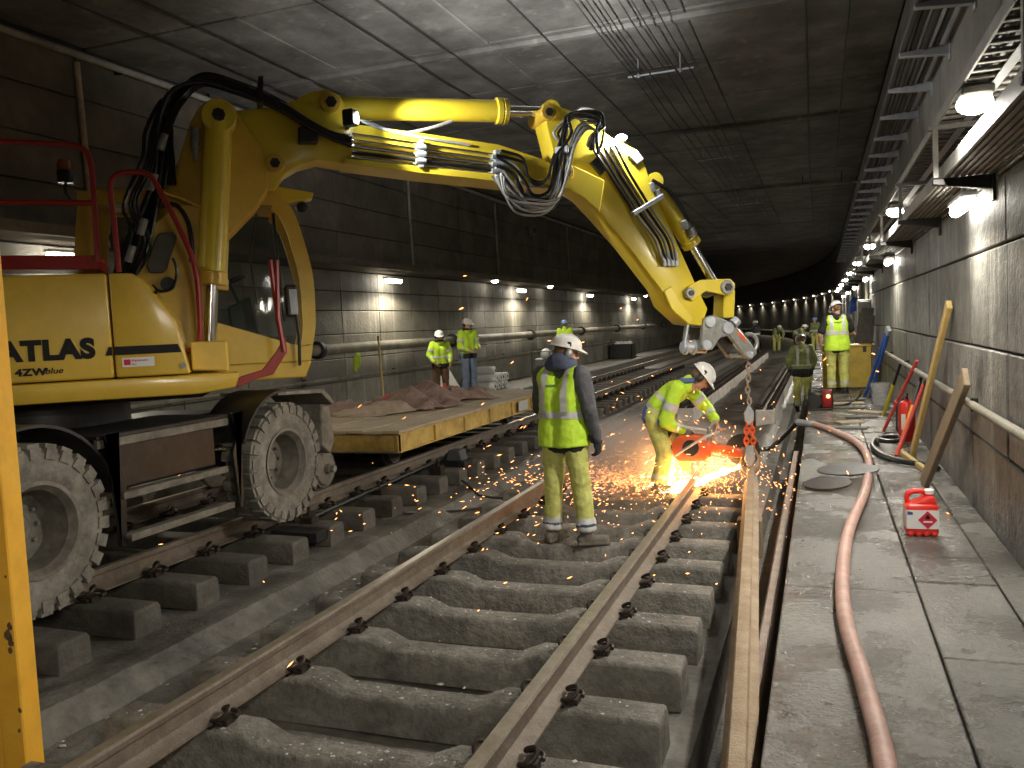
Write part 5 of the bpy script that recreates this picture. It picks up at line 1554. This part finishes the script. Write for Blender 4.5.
# ------------------------------------------------------------------ things on the walkway
def canister(loc):
    t = thing('fuel_canister', 'red plastic fuel canister with white label and hazard diamond', 'canister', loc)
    l = V(loc)
    ang = .06
    R3 = Matrix.Rotation(ang, 3, 'Z')
    def q(x, y, z): return l+R3 @ V((x, y, z))
    mb = MB(); mb.box(q(0, 0, .115), (.20, .145, .21), R3)
    bd = mb.build('body', 'red_plastic', t, bevel=.022, bseg=3)
    for k in range(4):
        MB().ell(q(-.072+.048*k, -.066, .02), (.02, .012, .02), seg=8, rings=6).build('foot_rib', 'red_plastic', bd)
    # shoulder that rises towards the spout, with the moulded handle loop
    MB().ext([q(-.092, -.06, .205), q(.092, -.06, .205), q(.088, -.06, .235), q(.075, -.06, .268), q(.03, -.06, .268), q(.0, -.06, .245), q(-.05, -.06, .225)], R3 @ V((0, .12, 0))).build('shoulder', 'red_plastic', t, bevel=.014, bseg=2)
    MB().tube([q(-.07, 0, .20), q(-.085, 0, .25), q(-.07, 0, .285), q(-.03, 0, .295), q(.02, 0, .29), q(.045, 0, .26)], .017, 10, smooth=4).build('handle', 'red_plastic', t)
    MB().cyl(q(.052, 0, .265), q(.052, 0, .278), .026, seg=18).build('neck', 'red_plastic', t)
    c = MB().cyl(q(.052, 0, .276), q(.052, 0, .308), .031, seg=20).build('cap', 'white', t, bevel=.004)
    lb = MB().box(q(0, -.0735, .118), (.196, .003, .125), R3).build('label', 'label_white', t)
    MB().box(q(-.0995, 0, .118), (.003, .12, .125), R3).build('side_label', 'label_white', t)
    MB().ext([q(.03, -.0752, .056), q(.088, -.0752, .116), q(.03, -.0752, .176), q(-.028, -.0752, .116)], R3 @ V((0, -.0015, 0))).build('hazard_diamond', 'label_red', lb)
    MB().ext([q(.002, -.077, .098), q(.058, -.077, .098), q(.058, -.077, .109), q(.002, -.077, .109)], R3 @ V((0, -.001, 0))).build('hazard_text', 'label_white', lb)
    MB().ext([q(.018, -.077, .122), q(.042, -.077, .122), q(.045, -.077, .136), q(.036, -.077, .146), q(.032, -.077, .158), q(.024, -.077, .146), q(.016, -.077, .138)], R3 @ V((0, -.001, 0))).build('flame_mark', 'ink', lb)
    MB().ext([q(-.093, -.0752, .150), q(-.06, -.0752, .150), q(-.06, -.0752, .168), q(-.093, -.0752, .174)], R3 @ V((0, -.001, 0))).build('maker_mark', 'label_blue', lb)
canister((.60, 6.18, .08))
hp_ = [(.175, 1.2), (.168, 2.0), (.165, 2.91), (.132, 3.514), (.078, 4.316), (.089, 5.173), (.156, 6.151), (.323, 7.571), (.413, 9.119), (.333, 10.304), (.076, 11.354), (-.12, 11.9)]
t = thing('water_hose', 'long pale red fabric hose snaking along the wet walkway', 'hose', (.15, 6, .08))
MB().tube([(x, y, .118) for x, y in hp_], .038, 12, smooth=8).build('hose', 'hosepink', t)
MB().cyl((-.12, 11.9, .118), (-.33, 12.15, .118), .045, seg=12).build('coupling', 'galv', t, bevel=.006)
tag(MB().tube([(-.35, 12.2, .10), (-.62, 12.35, -.2), (-.8, 12.2, -.27), (-1.3, 12.6, -.28), (-1.9, 13.2, -.28)], .03, 10, smooth=6).build('supply_hose', 'hose'), 'dark supply hose running from the hose coupling into the mud', 'hose')
tag(MB().tube([(.99, 8.6, .11), (.86, 8.85, .11), (.70, 9.0, .11), (.55, 9.4, .11), (.50, 10.0, .11), (.56, 10.5, .11), (.70, 10.7, .12), (.82, 10.45, .14), (.74, 10.1, .15), (.60, 10.15, .15), (.58, 10.6, .115), (.7, 11.0, .11)], .026, 10, smooth=7).build('black_hose', 'hose'), 'thick black hose looped on the walkway below the leaning bars', 'hose')
tag(MB().tube([(.05, 14.3, .105), (.28, 14.4, .105), (.5, 15.2, .105), (.62, 16.3, .105), (.7, 17.4, .105)], .02, 8, smooth=6).build('black_cable', 'hose'), 'black cable trailing from the small machine towards the site box', 'cable')
for i, (x, y, z0, z1, rx, ry, m, lb) in enumerate(((.20, 8.25, .125, .165, .27, .20, 'steel_dark', 'dark flat steel plate lying under the pale red hose'), (.02, 7.75, .085, .135, .20, .18, 'clip', 'dark oval steel lid tilted on the walkway edge'))):
    mb = MB(); n = 22; vs = []
    for h in (0, .014):
        for k in range(n):
            a = 2*PI*k/n
            vs.append((x+rx*math.cos(a), y+ry*math.sin(a), z0+(z1-z0)*(.5+.5*math.sin(a+.6))+h-(.04 if i == 0 else 0)*0))
    mb.add(vs, [tuple(range(n))[::-1], tuple(range(n, 2*n))]+[(k, (k+1) % n, (k+1) % n+n, k+n) for k in range(n)])
    tag(mb.build('steel_lid', m, bevel=.003), lb, 'plate')
def lean(name, p0, p1, wa, wb, m, label, cat, group=None, up=(1, 0, 0)):
    return tag(MB().bar(p0, p1, wa, wb, up).build(name, m, bevel=.006), label, cat, group)
def rod(name, p0, p1, r, segs, label, cat, grip=None):
    t = thing(name, label, cat, p0)
    p0 = V(p0); p1 = V(p1)
    for nm, a, b, m, k in segs:
        MB().cyl(p0+(p1-p0)*a, p0+(p1-p0)*b, r*k, seg=12).build(nm, m, t, bevel=.002)
    return t
lean('leaning_timber', (.855, 9.55, .085), (1.025, 8.04, 1.62), .095, .045, 'timber', 'long yellow timber batten leaning on the right wall', 'timber')
lean('leaning_plank', (.80, 7.95, .085), (.975, 6.83, 1.09), .16, .045, 'timber_brown', 'brown timber plank leaning on the wall behind the fuel canister', 'plank')
lean('floor_batten', (.74, 9.75, .105), (.90, 8.35, .105), .05, .05, 'timber', 'short timber batten lying at the foot of the leaning bars', 'timber')
rod('blue_pole', (.70, 16.15, .085), (1.02, 14.98, 1.32), .028, (('tube', 0, .93, 'blue_pole', 1), ('tip', .93, 1, 'galv', 1.2)), 'blue painted pole leaning on the wall, crossing its twin at the foot', 'pole')
rod('blue_pole', (.78, 16.0, .085), (1.02, 14.75, 1.28), .028, (('tube', 0, .93, 'blue_pole', 1), ('tip', .93, 1, 'galv', 1.2)), 'second blue pole leaning nearer the bucket side of the pair', 'pole')
rod('pry_bar', (.82, 13.3, .085), (1.02, 12.7, .88), .022, (('sleeve', 0, .58, 'yellow_rod', 1.1), ('bar', .58, 1, 'black', .9)), 'yellow and black bar leaning on the right wall pipe', 'bar')
rod('red_bar', (.71, 11.5, .085), (1.02, 10.66, 1.0), .020, (('bar', 0, .40, 'red_rod', 1), ('collar', .40, .44, 'red_rod', 1.7), ('shaft', .44, 1, 'red_rod', 1)), 'long red steel bar with a collar leaning on the wall pipe', 'bar')
rod('red_bar', (.70, 9.50, .085), (1.02, 9.89, .82), .020, (('bar', 0, 1, 'red_rod', 1), ('tip', .96, 1, 'steel', 1.2)), 'plain red bar crossing the orange bar beside the fire extinguisher', 'bar')
rod('orange_bar', (.73, 9.62, .085), (1.02, 10.27, .83), .022, (('sleeve', 0, .62, 'orange_rod', 1.1), ('bar', .62, 1, 'black', .9)), 'orange and black bar crossing the plain red bar', 'bar')
t = thing('fire_extinguisher', 'red fire extinguisher standing against the right wall', 'extinguisher', (.90, 10.62, .08))
MB().lathe([(0, 0), (.085, 0), (.09, .015), (.09, .40), (.075, .45), (.03, .47), (.03, .49), (0, .49)], (.90, 10.62, .08), (0, 0, 1), 24).build('cylinder', 'red_plastic', t)
MB().box((.90, 10.60, .585), (.03, .09, .03)).build('valve', 'steel_dark', t, bevel=.004)
MB().tube([(.90, 10.55, .60), (.90, 10.50, .64), (.90, 10.62, .65)], .01, 6).build('lever', 'black', t)
MB().tube([(.87, 10.58, .58), (.80, 10.56, .5), (.79, 10.56, .28), (.80, 10.57, .2)], .012, 8, smooth=4).build('hose', 'black', t)
MB().ext([(.835, 10.54, .22), (.88, 10.525, .22), (.88, 10.525, .40), (.835, 10.54, .40)], (0, -.004, 0)).build('label', 'label_white', t)
t = thing('clear_tub', 'translucent plastic tub by the wall next to the blue poles', 'bucket', (.86, 14.6, .08))
MB().lathe([(0, 0), (.12, 0), (.15, .34), (.158, .34), (.158, .36), (.146, .36), (.116, .012), (0, .012)], (.86, 14.6, .08), (0, 0, 1), 22).build('tub', 'clear', t)
MB().tube([(.72, 14.6, .40), (.80, 14.5, .28), (.92, 14.5, .28), (1.0, 14.6, .40)], .005, 6, smooth=4).build('bail', 'steel', t)
t = thing('site_box', 'large yellow steel site box behind the big worker', 'box', (.45, 18.1, .08))
MB().box((.45, 18.1, .50), (.90, .72, .80)).build('case', 'box_yellow', t, bevel=.012)
MB().box((.45, 18.1, .925), (.93, .75, .045)).build('lid', 'box_yellow', t, bevel=.012)
for x in (.12, .78):
    MB().box((x, 17.732, .86), (.06, .016, .12)).build('latch', 'steel_dark', t, bevel=.004)
MB().box((.45, 17.738, .10), (.88, .03, .04)).build('skid', 'black_paint', t)
t = thing('small_machine', 'small black machine with a red tank on the walkway', 'machine', (.0, 14.1, .08))
MB().box((-.04, 14.1, .10), (.38, .34, .04)).build('base', 'black', t, bevel=.01)
MB().lathe([(0, 0), (.11, 0), (.13, .03), (.13, .20), (.11, .24), (0, .25)], (-.12, 14.0, .22), (0, 1, 0), 20).build('engine', 'black', t)
MB().box((.07, 14.1, .26), (.17, .26, .28)).build('tank', 'red', t, bevel=.03, bseg=2)
MB().tube([(-.2, 13.97, .10), (-.2, 13.97, .42), (.14, 13.97, .42), (.14, 13.97, .10)], .013, 8).build('frame', 'steel_dark', t)
MB().ell((.08, 13.96, .30), (.03, .012, .03), seg=12).build('pilot_lamp', M['spark'], t)
for i, (x0, y0, x1, y1, h) in enumerate(((.66, 19.3, .86, 18.9, 1.56), (.72, 19.15, .90, 18.75, 1.66), (.78, 19.0, .91, 18.62, 1.50))):
    lean('grey_board', (x0, y0, .085), (x1, y1, h), .24, .03, 'timber_grey', 'weathered grey board leaning on the wall beside the wall cabinet', 'board', 'grey boards leaning on the right wall', up=(0, 1, 0))
t = thing('wall_cabinet', 'grey metal cabinet fixed on the right wall above grey boards', 'cabinet', (.92, 20.9, .95))
MB().box((.92, 20.95, 1.40), (.27, .7, .9)).build('case', 'steel', t, bevel=.01)
MB().box((.92, 20.59, 1.40), (.23, .02, .82)).build('door', 'steel', t, bevel=.006)
MB().box((.84, 20.575, 1.40), (.02, .02, .10)).build('handle', 'black', t)
for y in (21.5, 24.0, 27.5, 31):
    tag(MB().tube([(1.01, y, .1), (1.01, y, 2.35)], .035, 8).build('riser_pipe', 'pipe'), 'vertical riser pipe on the right wall beyond the cabinet', 'pipe', 'riser pipes on the right wall')
t = thing('blue_jacket', 'bright blue jacket hanging on the right wall beyond the cabinet', 'jacket', (.88, 24.9, 1.5))
mb = MB(); mb.ell((.85, 24.9, 1.78), (.13, .08, .20)); mb.ell((.76, 24.9, 1.70), (.05, .05, .20)); mb.ell((.95, 24.9, 1.72), (.05, .05, .17)); mb.ell((.85, 24.9, 1.96), (.06, .05, .06))
fj_ = fuse(mb, 'cloth', .02, 'blue_pole', None, 2, .012); fj_.parent = t; fj_.location = -V((.88, 24.9, 1.5))
rnd = random.Random(31)
for i in range(7):
    x = rnd.uniform(.30, .62); y = 11.8+.62*i+rnd.uniform(-.1, .1)
    a = rnd.uniform(-.7, .7); L = rnd.uniform(.3, .55)
    lean('wood_offcut', (x-.5*L*math.cos(a), y-.5*L*math.sin(a), .093), (x+.5*L*math.cos(a), y+.5*L*math.sin(a), .093), rnd.uniform(.16, .28), .024, 'deck' if i % 2 else 'timber_grey',
         'pale flat board offcut on the walkway near the looped hose' if i % 2 else 'grey flat board offcut on the walkway near the looped hose', 'board', 'pale offcuts on the walkway' if i % 2 else 'grey offcuts on the walkway', up=(0, 0, 1))
# ------------------------------------------------------------------ things along the left wall
t = thing('traffic_cone', 'red and white traffic cone at the feet of the shorter worker', 'cone', (-7.55, 16.35, .02))
MB().box((-7.55, 16.35, .04), (.26, .26, .04)).build('base', 'red_plastic', t, bevel=.01)
MB().lathe([(.11, .06), (.085, .18)], (-7.55, 16.35, .0), (0, 0, 1), 18).build('lower', 'red_plastic', t)
MB().lathe([(.085, .18), (.06, .32)], (-7.55, 16.35, .0), (0, 0, 1), 18).build('white_sleeve', 'white', t)
MB().lathe([(.06, .32), (.03, .46), (.02, .48), (0, .48)], (-7.55, 16.35, .0), (0, 0, 1), 18).build('tip', 'red_plastic', t)
lean('white_sheet', (-8.05, 18.05, .03), (-8.35, 17.95, .62), .42, .012, 'white', 'white sheet leaning behind the worker in jeans', 'sheet', up=(0, 1, 0))
rnd = random.Random(5)
for i in range(9):
    r_, c_ = divmod(i, 4)
    x = -8.0; y = 19.75+.26*c_+.13*(r_ % 2); z = .14+.20*r_
    t = thing('white_roll', 'white roll stacked on the ledge beside the worker in jeans', 'roll', (x, y, z-.1), 'white rolls on the left ledge')
    a = rnd.uniform(-.15, .15)
    MB().cyl((x-.28, y-.28*a, z), (x+.28, y+.28*a, z), .105, seg=16).build('sheet', 'white', t, bevel=.01)
    MB().cyl((x+.27, y+.27*a, z), (x+.285, y+.285*a, z), .04, seg=10).build('core', 'jacket_grey', t)
t = thing('hung_vest', 'lime vest hanging from the flanged pipe on the left wall', 'vest', (-8.42, 14.3, .95))
mb = MB(); mb.ell((-8.43, 14.3, 1.10), (.04, .14, .15)); mb.ell((-8.43, 14.24, .98), (.035, .09, .12)); mb.ell((-8.44, 14.36, 1.2), (.04, .07, .06))
o = fuse(mb, 'cloth', .02, 'green_vest', None, 2, .015); o.parent = t; o.location = -V((-8.42, 14.3, .95))
rod('wooden_stake', (-8.25, 14.95, .03), (-8.44, 15.2, 1.55), .022, (('shaft', 0, .95, 'timber', 1), ('end', .95, 1, 'timber_brown', 1.1)), 'thin wooden stake leaning on the flanged pipe', 'stake')
t = thing('generator', 'grey generator with white jug and yellow base on the left ledge', 'generator', (-7.75, 23.9, .02))
MB().box((-7.75, 23.9, .09), (.6, .75, .14)).build('base', 'yellow_old', t, bevel=.01)
MB().box((-7.75, 23.95, .42), (.45, .55, .46)).build('engine', 'steel', t, bevel=.03)
MB().ell((-7.62, 23.7, .78), (.16, .18, .16)).build('tank', 'white', t)
MB().tube([(-7.45, 23.55, .15), (-7.45, 23.55, .85), (-8.02, 23.55, .85), (-8.02, 23.55, .15)], .018, 8).build('frame', 'steel_dark', t)
MB().tube([(-7.45, 24.25, .15), (-7.45, 24.25, .85), (-8.02, 24.25, .85), (-8.02, 24.25, .15)], .018, 8).build('frame', 'steel_dark', t)
t = thing('black_crate', 'black crate heaped with white bags on the left ledge', 'crate', (-8.15, 36.5, .02))
mb = MB(); mb.box((-8.15, 36.5, .06), (.9, .8, .06))
for sx, sy, wx, wy in ((-.43, 0, .04, .8), (.43, 0, .04, .8), (0, -.38, .9, .04), (0, .38, .9, .04)):
    mb.box((-8.15+sx, 36.5+sy, .36), (wx, wy, .6))
mb.build('box', 'black', t, bevel=.01)
for k in range(4):
    MB().ell((-8.4+.17*k, 36.4+.1*(k % 2), .66), (.14, .16, .12), seg=10).build('bag', 'white', t)
lean('white_board', (-7.9, 37.3, .05), (-7.4, 38.0, .05), .6, .05, 'plinth', 'white board lying on the ledge beside the black crate', 'board', up=(0, 0, 1))
# ------------------------------------------------------------------ gear beside the excavator track
t = thing('point_rod', 'dark steel rod with brackets lying beside the excavator track', 'rod', (-4.62, 8.6, -.3))
MB().tube([(-4.62, 6.75, -.13), (-4.64, 8.1, -.10), (-4.66, 9.6, -.07), (-4.68, 10.6, -.05)], .020, 8).build('rod', 'steel_dark', t)
for y in (6.8, 8.15, 9.7):
    MB().box((-4.63, y, -.20), (.14, .12, .17)).build('bracket', 'clip', t, bevel=.01)
    MB().cyl((-4.63, y, -.12), (-4.63, y, -.02), .018, seg=8).build('bolt', 'clip', t)
MB().box((-4.62, 6.62, -.24), (.5, .22, .10)).build('foot_plate', 'steel_dark', t, bevel=.008)
t = thing('track_box', 'small black device with grey lid clamped beside the excavator track', 'device', (-4.52, 10.05, -.3))
MB().box((-4.52, 10.05, -.15), (.34, .26, .10)).build('base', 'black_paint', t, bevel=.01)
MB().ext([(-4.64, 9.95, -.10), (-4.40, 9.95, -.10), (-4.44, 9.95, .04), (-4.60, 9.95, .04)], (0, .2, 0)).build('lid', 'jacket_grey', t, bevel=.012)
MB().box((-4.52, 10.05, -.28), (.1, .1, .2)).build('stand', 'black_paint', t)
tag(MB().tube([(-4.25, 8.0, -.33), (-3.9, 8.4, -.40), (-3.6, 8.9, -.44), (-3.35, 8.95, -.33), (-3.1, 9.1, -.33), (-2.95, 9.3, -.33)], .014, 8, smooth=6).build('ground_cable', 'hose'), 'black cable lying across the gutter between the tracks', 'cable', 'cables across the gutter')
tag(MB().tube([(-4.45, 9.9, -.30), (-4.2, 9.6, -.33), (-4.0, 9.3, -.33), (-3.85, 9.25, -.40), (-3.5, 9.5, -.46), (-3.2, 9.6, -.33), (-3.0, 9.75, -.33)], .014, 8, smooth=6).build('ground_cable', 'hose'), 'black cable looping from the small black device to the near track', 'cable')
# ------------------------------------------------------------------ yellow gantry leg at the left
pr = at_x(27, 768, -3.33)
pr.z = 0
rx = V((cR0.x, cR0.y, 0)); fx = V((-rx.y, rx.x, 0))
t = thing('gantry_post', 'chipped yellow steel gantry leg standing beside the gutter', 'post', pr-rx*.1+V((0, 0, -.50)))
mb = MB(); mb.ext([pr+V((0, 0, -.50)), pr-rx*.10+V((0, 0, -.50)), pr-rx*.10+fx*.14+V((0, 0, -.50)), pr+fx*.14+V((0, 0, -.50))], (0, 0, 3.7))
pst = mb.build('post', 'yellow_post', t, bevel=.006)
mb = MB(); a = pr-rx*.10+fx*.012
mb.ext([a+V((0, 0, -.50)), a-rx*.16+V((0, 0, -.50)), a-rx*.16+fx*.12+V((0, 0, -.50)), a+fx*.12+V((0, 0, -.50))], (0, 0, 3.7))
mb.build('web', 'yellow_post', t, bevel=.006)
MB().box(pr-rx*.15+fx*.07+V((0, 0, -.47)), (.29, .20, .06), Matrix((rx, fx, V((0, 0, 1)))).transposed()).build('base_plate', 'yellow_post', t, bevel=.006)
M['rustchip'] = mat('rust_chip', (.10, .05, .025), (.17, .085, .04), 40, .8)
for d, z, s_ in ((.03, .36, .030), (.022, .325, .022), (.028, .29, .018), (.02, .40, .018), (.008, .02, .014), (.018, -.07, .010), (.03, .95, .016), (.012, 1.32, .012), (.02, .62, .008), (.035, 1.7, .014)):
    c = pr-rx*d-fx*.0005+V((0, 0, z))
    n = 9
    vs = [c+(rx*math.cos(2*PI*k/n)*.8+V((0, 0, 1))*math.sin(2*PI*k/n)*1.2)*s_*(.7+.5*noise.noise(V((k*1.7, z*9, 0)))) for k in range(n)]
    MB().ext(vs, fx*-.0012).build('rust_chip', 'rustchip', pst)
# ------------------------------------------------------------------ rubble chips on the sleepers and bed
rnd = random.Random(88)
mb = MB()
for _ in range(1500):
    if rnd.random() < .55:
        k = rnd.randint(-2, 9); x = XC+rnd.uniform(-1.2, 1.2); y = YS0+SP*k+rnd.uniform(-.085, .085)
        z = -.172 if abs(x-XC) > .5 else (-.229 if abs(x-XC) < .36 else -.172-.057*(.5-abs(x-XC))/.14)
        if min(abs(x-RX[0]), abs(x-RX[1])) < .1: continue
        r = rnd.uniform(.003, .010)
    else:
        x = rnd.uniform(-4.4, -.75); y = rnd.uniform(1.5, 9.5); z = -.375; r = rnd.uniform(.006, .018)
        if -3.95 < x < -3.4: z = -.47
    s_ = V((rnd.uniform(.6, 1.8), rnd.uniform(.6, 1.6), .5))*r
    a = rnd.random()*6
    vs = [(x+s_.x*math.cos(a+q), y+s_.y*math.sin(a+q), z) for q in (0, 1.7, 3.1, 4.6)]+[(x+s_.x*.2, y, z+s_.z)]
    mb.add(vs, [(0, 1, 4), (1, 2, 4), (2, 3, 4), (3, 0, 4), (3, 2, 1, 0)])
tag(mb.build('rubble_chips', 'plinth', smooth=False), 'small pale concrete chips scattered over the sleepers and track bed', 'rubble', kind='stuff')

# ------------------------------------------------------------------ sparks thrown by the cut
rnd = random.Random(77)
CUT = V((-.79, 8.82, .07))
def spark_obj(count, gen, m, label, name='sparks'):
    mb = MB()
    for _ in range(count):
        p, d, L, r = gen()
        d = d.normalized()
        a = d.cross(V((0, 0, 1)))
        if a.length < 1e-3: a = V((1, 0, 0))
        a.normalize(); b = d.cross(a)
        vs = [p-d*L*.5, p+d*L*.5]+[p+(a*math.cos(2*PI*k/3)+b*math.sin(2*PI*k/3))*r for k in range(3)]
        mb.add(vs, [(0, 3, 2), (0, 4, 3), (0, 2, 4), (1, 2, 3), (1, 3, 4), (1, 4, 2)])
    return tag(mb.build(name, m, smooth=False), label, 'sparks', kind='stuff')
def fly(speed, spread, base, tmax):
    v = V(base).normalized()*speed*rnd.uniform(.35, 1.15)+V((rnd.gauss(0, spread), rnd.gauss(0, spread), rnd.gauss(0, spread)*.8))
    t = tmax*rnd.random()**.8
    p = CUT.copy(); dt = .01
    while t > 0:
        p = p+v*dt; v = v*.992; v.z -= 9.8*dt
        if p.z < -.15 and v.z < 0:
            v.z = -v.z*rnd.uniform(.25, .7); v.x *= rnd.uniform(.4, 1.0); v.y *= rnd.uniform(.5, 1); v.y += rnd.gauss(0, .9); v.x += rnd.gauss(0, .8); p.z = -.15
        t -= dt
    if p.x > 1.0: p.x = 1.0-rnd.random()*.2
    return p, v
def g_main():
    p, v = fly(4.6, 1.0, (-1, .12, .10), .60)
    p.y += abs(rnd.gauss(0, .25))
    return p, v, min(.06, .010+v.length*.008), rnd.uniform(.0015, .0035)
def g_wide():
    p, v = fly(3.0, 2.6, (-.75, -.25, .35), 1.0)
    return p, v, min(.07, .012+v.length*.010), rnd.uniform(.0025, .005)
def g_jet():
    t = rnd.random()**.7
    p = CUT+V((-.62, -.42, -.20))*t+V((rnd.gauss(0, .028), rnd.gauss(0, .03), abs(rnd.gauss(0, .028))))*(0.25+t)
    return p, V((-.62, -.42, -.2))+V((rnd.gauss(0, .1), rnd.gauss(0, .1), rnd.gauss(0, .1))), rnd.uniform(.05, .14), rnd.uniform(.003, .007)
def g_pool():
    p = V((-1.45+rnd.gauss(0, .13), 8.72+rnd.gauss(0, .10), -.16+abs(rnd.gauss(0, .11))))
    return p, V((rnd.gauss(0, 1), rnd.gauss(0, 1), rnd.random()*1.5)), rnd.uniform(.02, .06), rnd.uniform(.002, .005)
spark_obj(2400, g_main, 'spark', 'dense spray of orange sparks around the legs of the bent worker')
spark_obj(900, g_wide, 'spark', 'loose orange sparks flying out over the tracks and walkway')
spark_obj(300, g_jet, 'spark_hot', 'white-hot jet of sparks shooting from the cut', 'spark_jet')
spark_obj(170, g_pool, 'spark_hot', 'bright yellow burst of sparks bouncing at the feet of the bent worker', 'spark_burst')
light('POINT', 'spark_jet_light', CUT+V((-.25, -.17, .02)), 9, (1, .45, .14), .08)
light('POINT', 'spark_burst_light', V((-1.55, 8.95, .06)), 34, (1, .42, .12), .10)

# ------------------------------------------------------------------ thin smoke hanging where the sparks fly
sm = bpy.data.materials.new('cutting_smoke')
sm.use_nodes = True
nt = sm.node_tree
for n_ in list(nt.nodes): nt.nodes.remove(n_)
out = nt.nodes.new('ShaderNodeOutputMaterial')
vol = nt.nodes.new('ShaderNodeVolumeScatter')
vol.inputs['Color'].default_value = (.9, .86, .82, 1)
vol.inputs['Anisotropy'].default_value = .2
tc = nt.nodes.new('ShaderNodeTexCoord')
ln = nt.nodes.new('ShaderNodeVectorMath'); ln.operation = 'LENGTH'
nt.links.new(tc.outputs['Object'], ln.inputs[0])
mr = nt.nodes.new('ShaderNodeMapRange'); mr.inputs['From Min'].default_value = 1.0; mr.inputs['From Max'].default_value = .25
mr.inputs['To Min'].default_value = 0.0; mr.inputs['To Max'].default_value = 3.0
nt.links.new(ln.outputs['Value'], mr.inputs['Value'])
nt.links.new(mr.outputs['Result'], vol.inputs['Density'])
nt.links.new(vol.outputs[0], out.inputs['Volume'])
mb = MB(); mb.ell((0, 0, 0), 1.0, seg=20, rings=12)
me = mb.mesh('smoke')
o = link('smoke', me, sm, None, V((-1.75, 9.05, .12)))
o.scale = (1.25, .7, .52)
tag(o, 'thin orange-lit smoke drifting round the legs of the bent worker', 'smoke', kind='stuff')
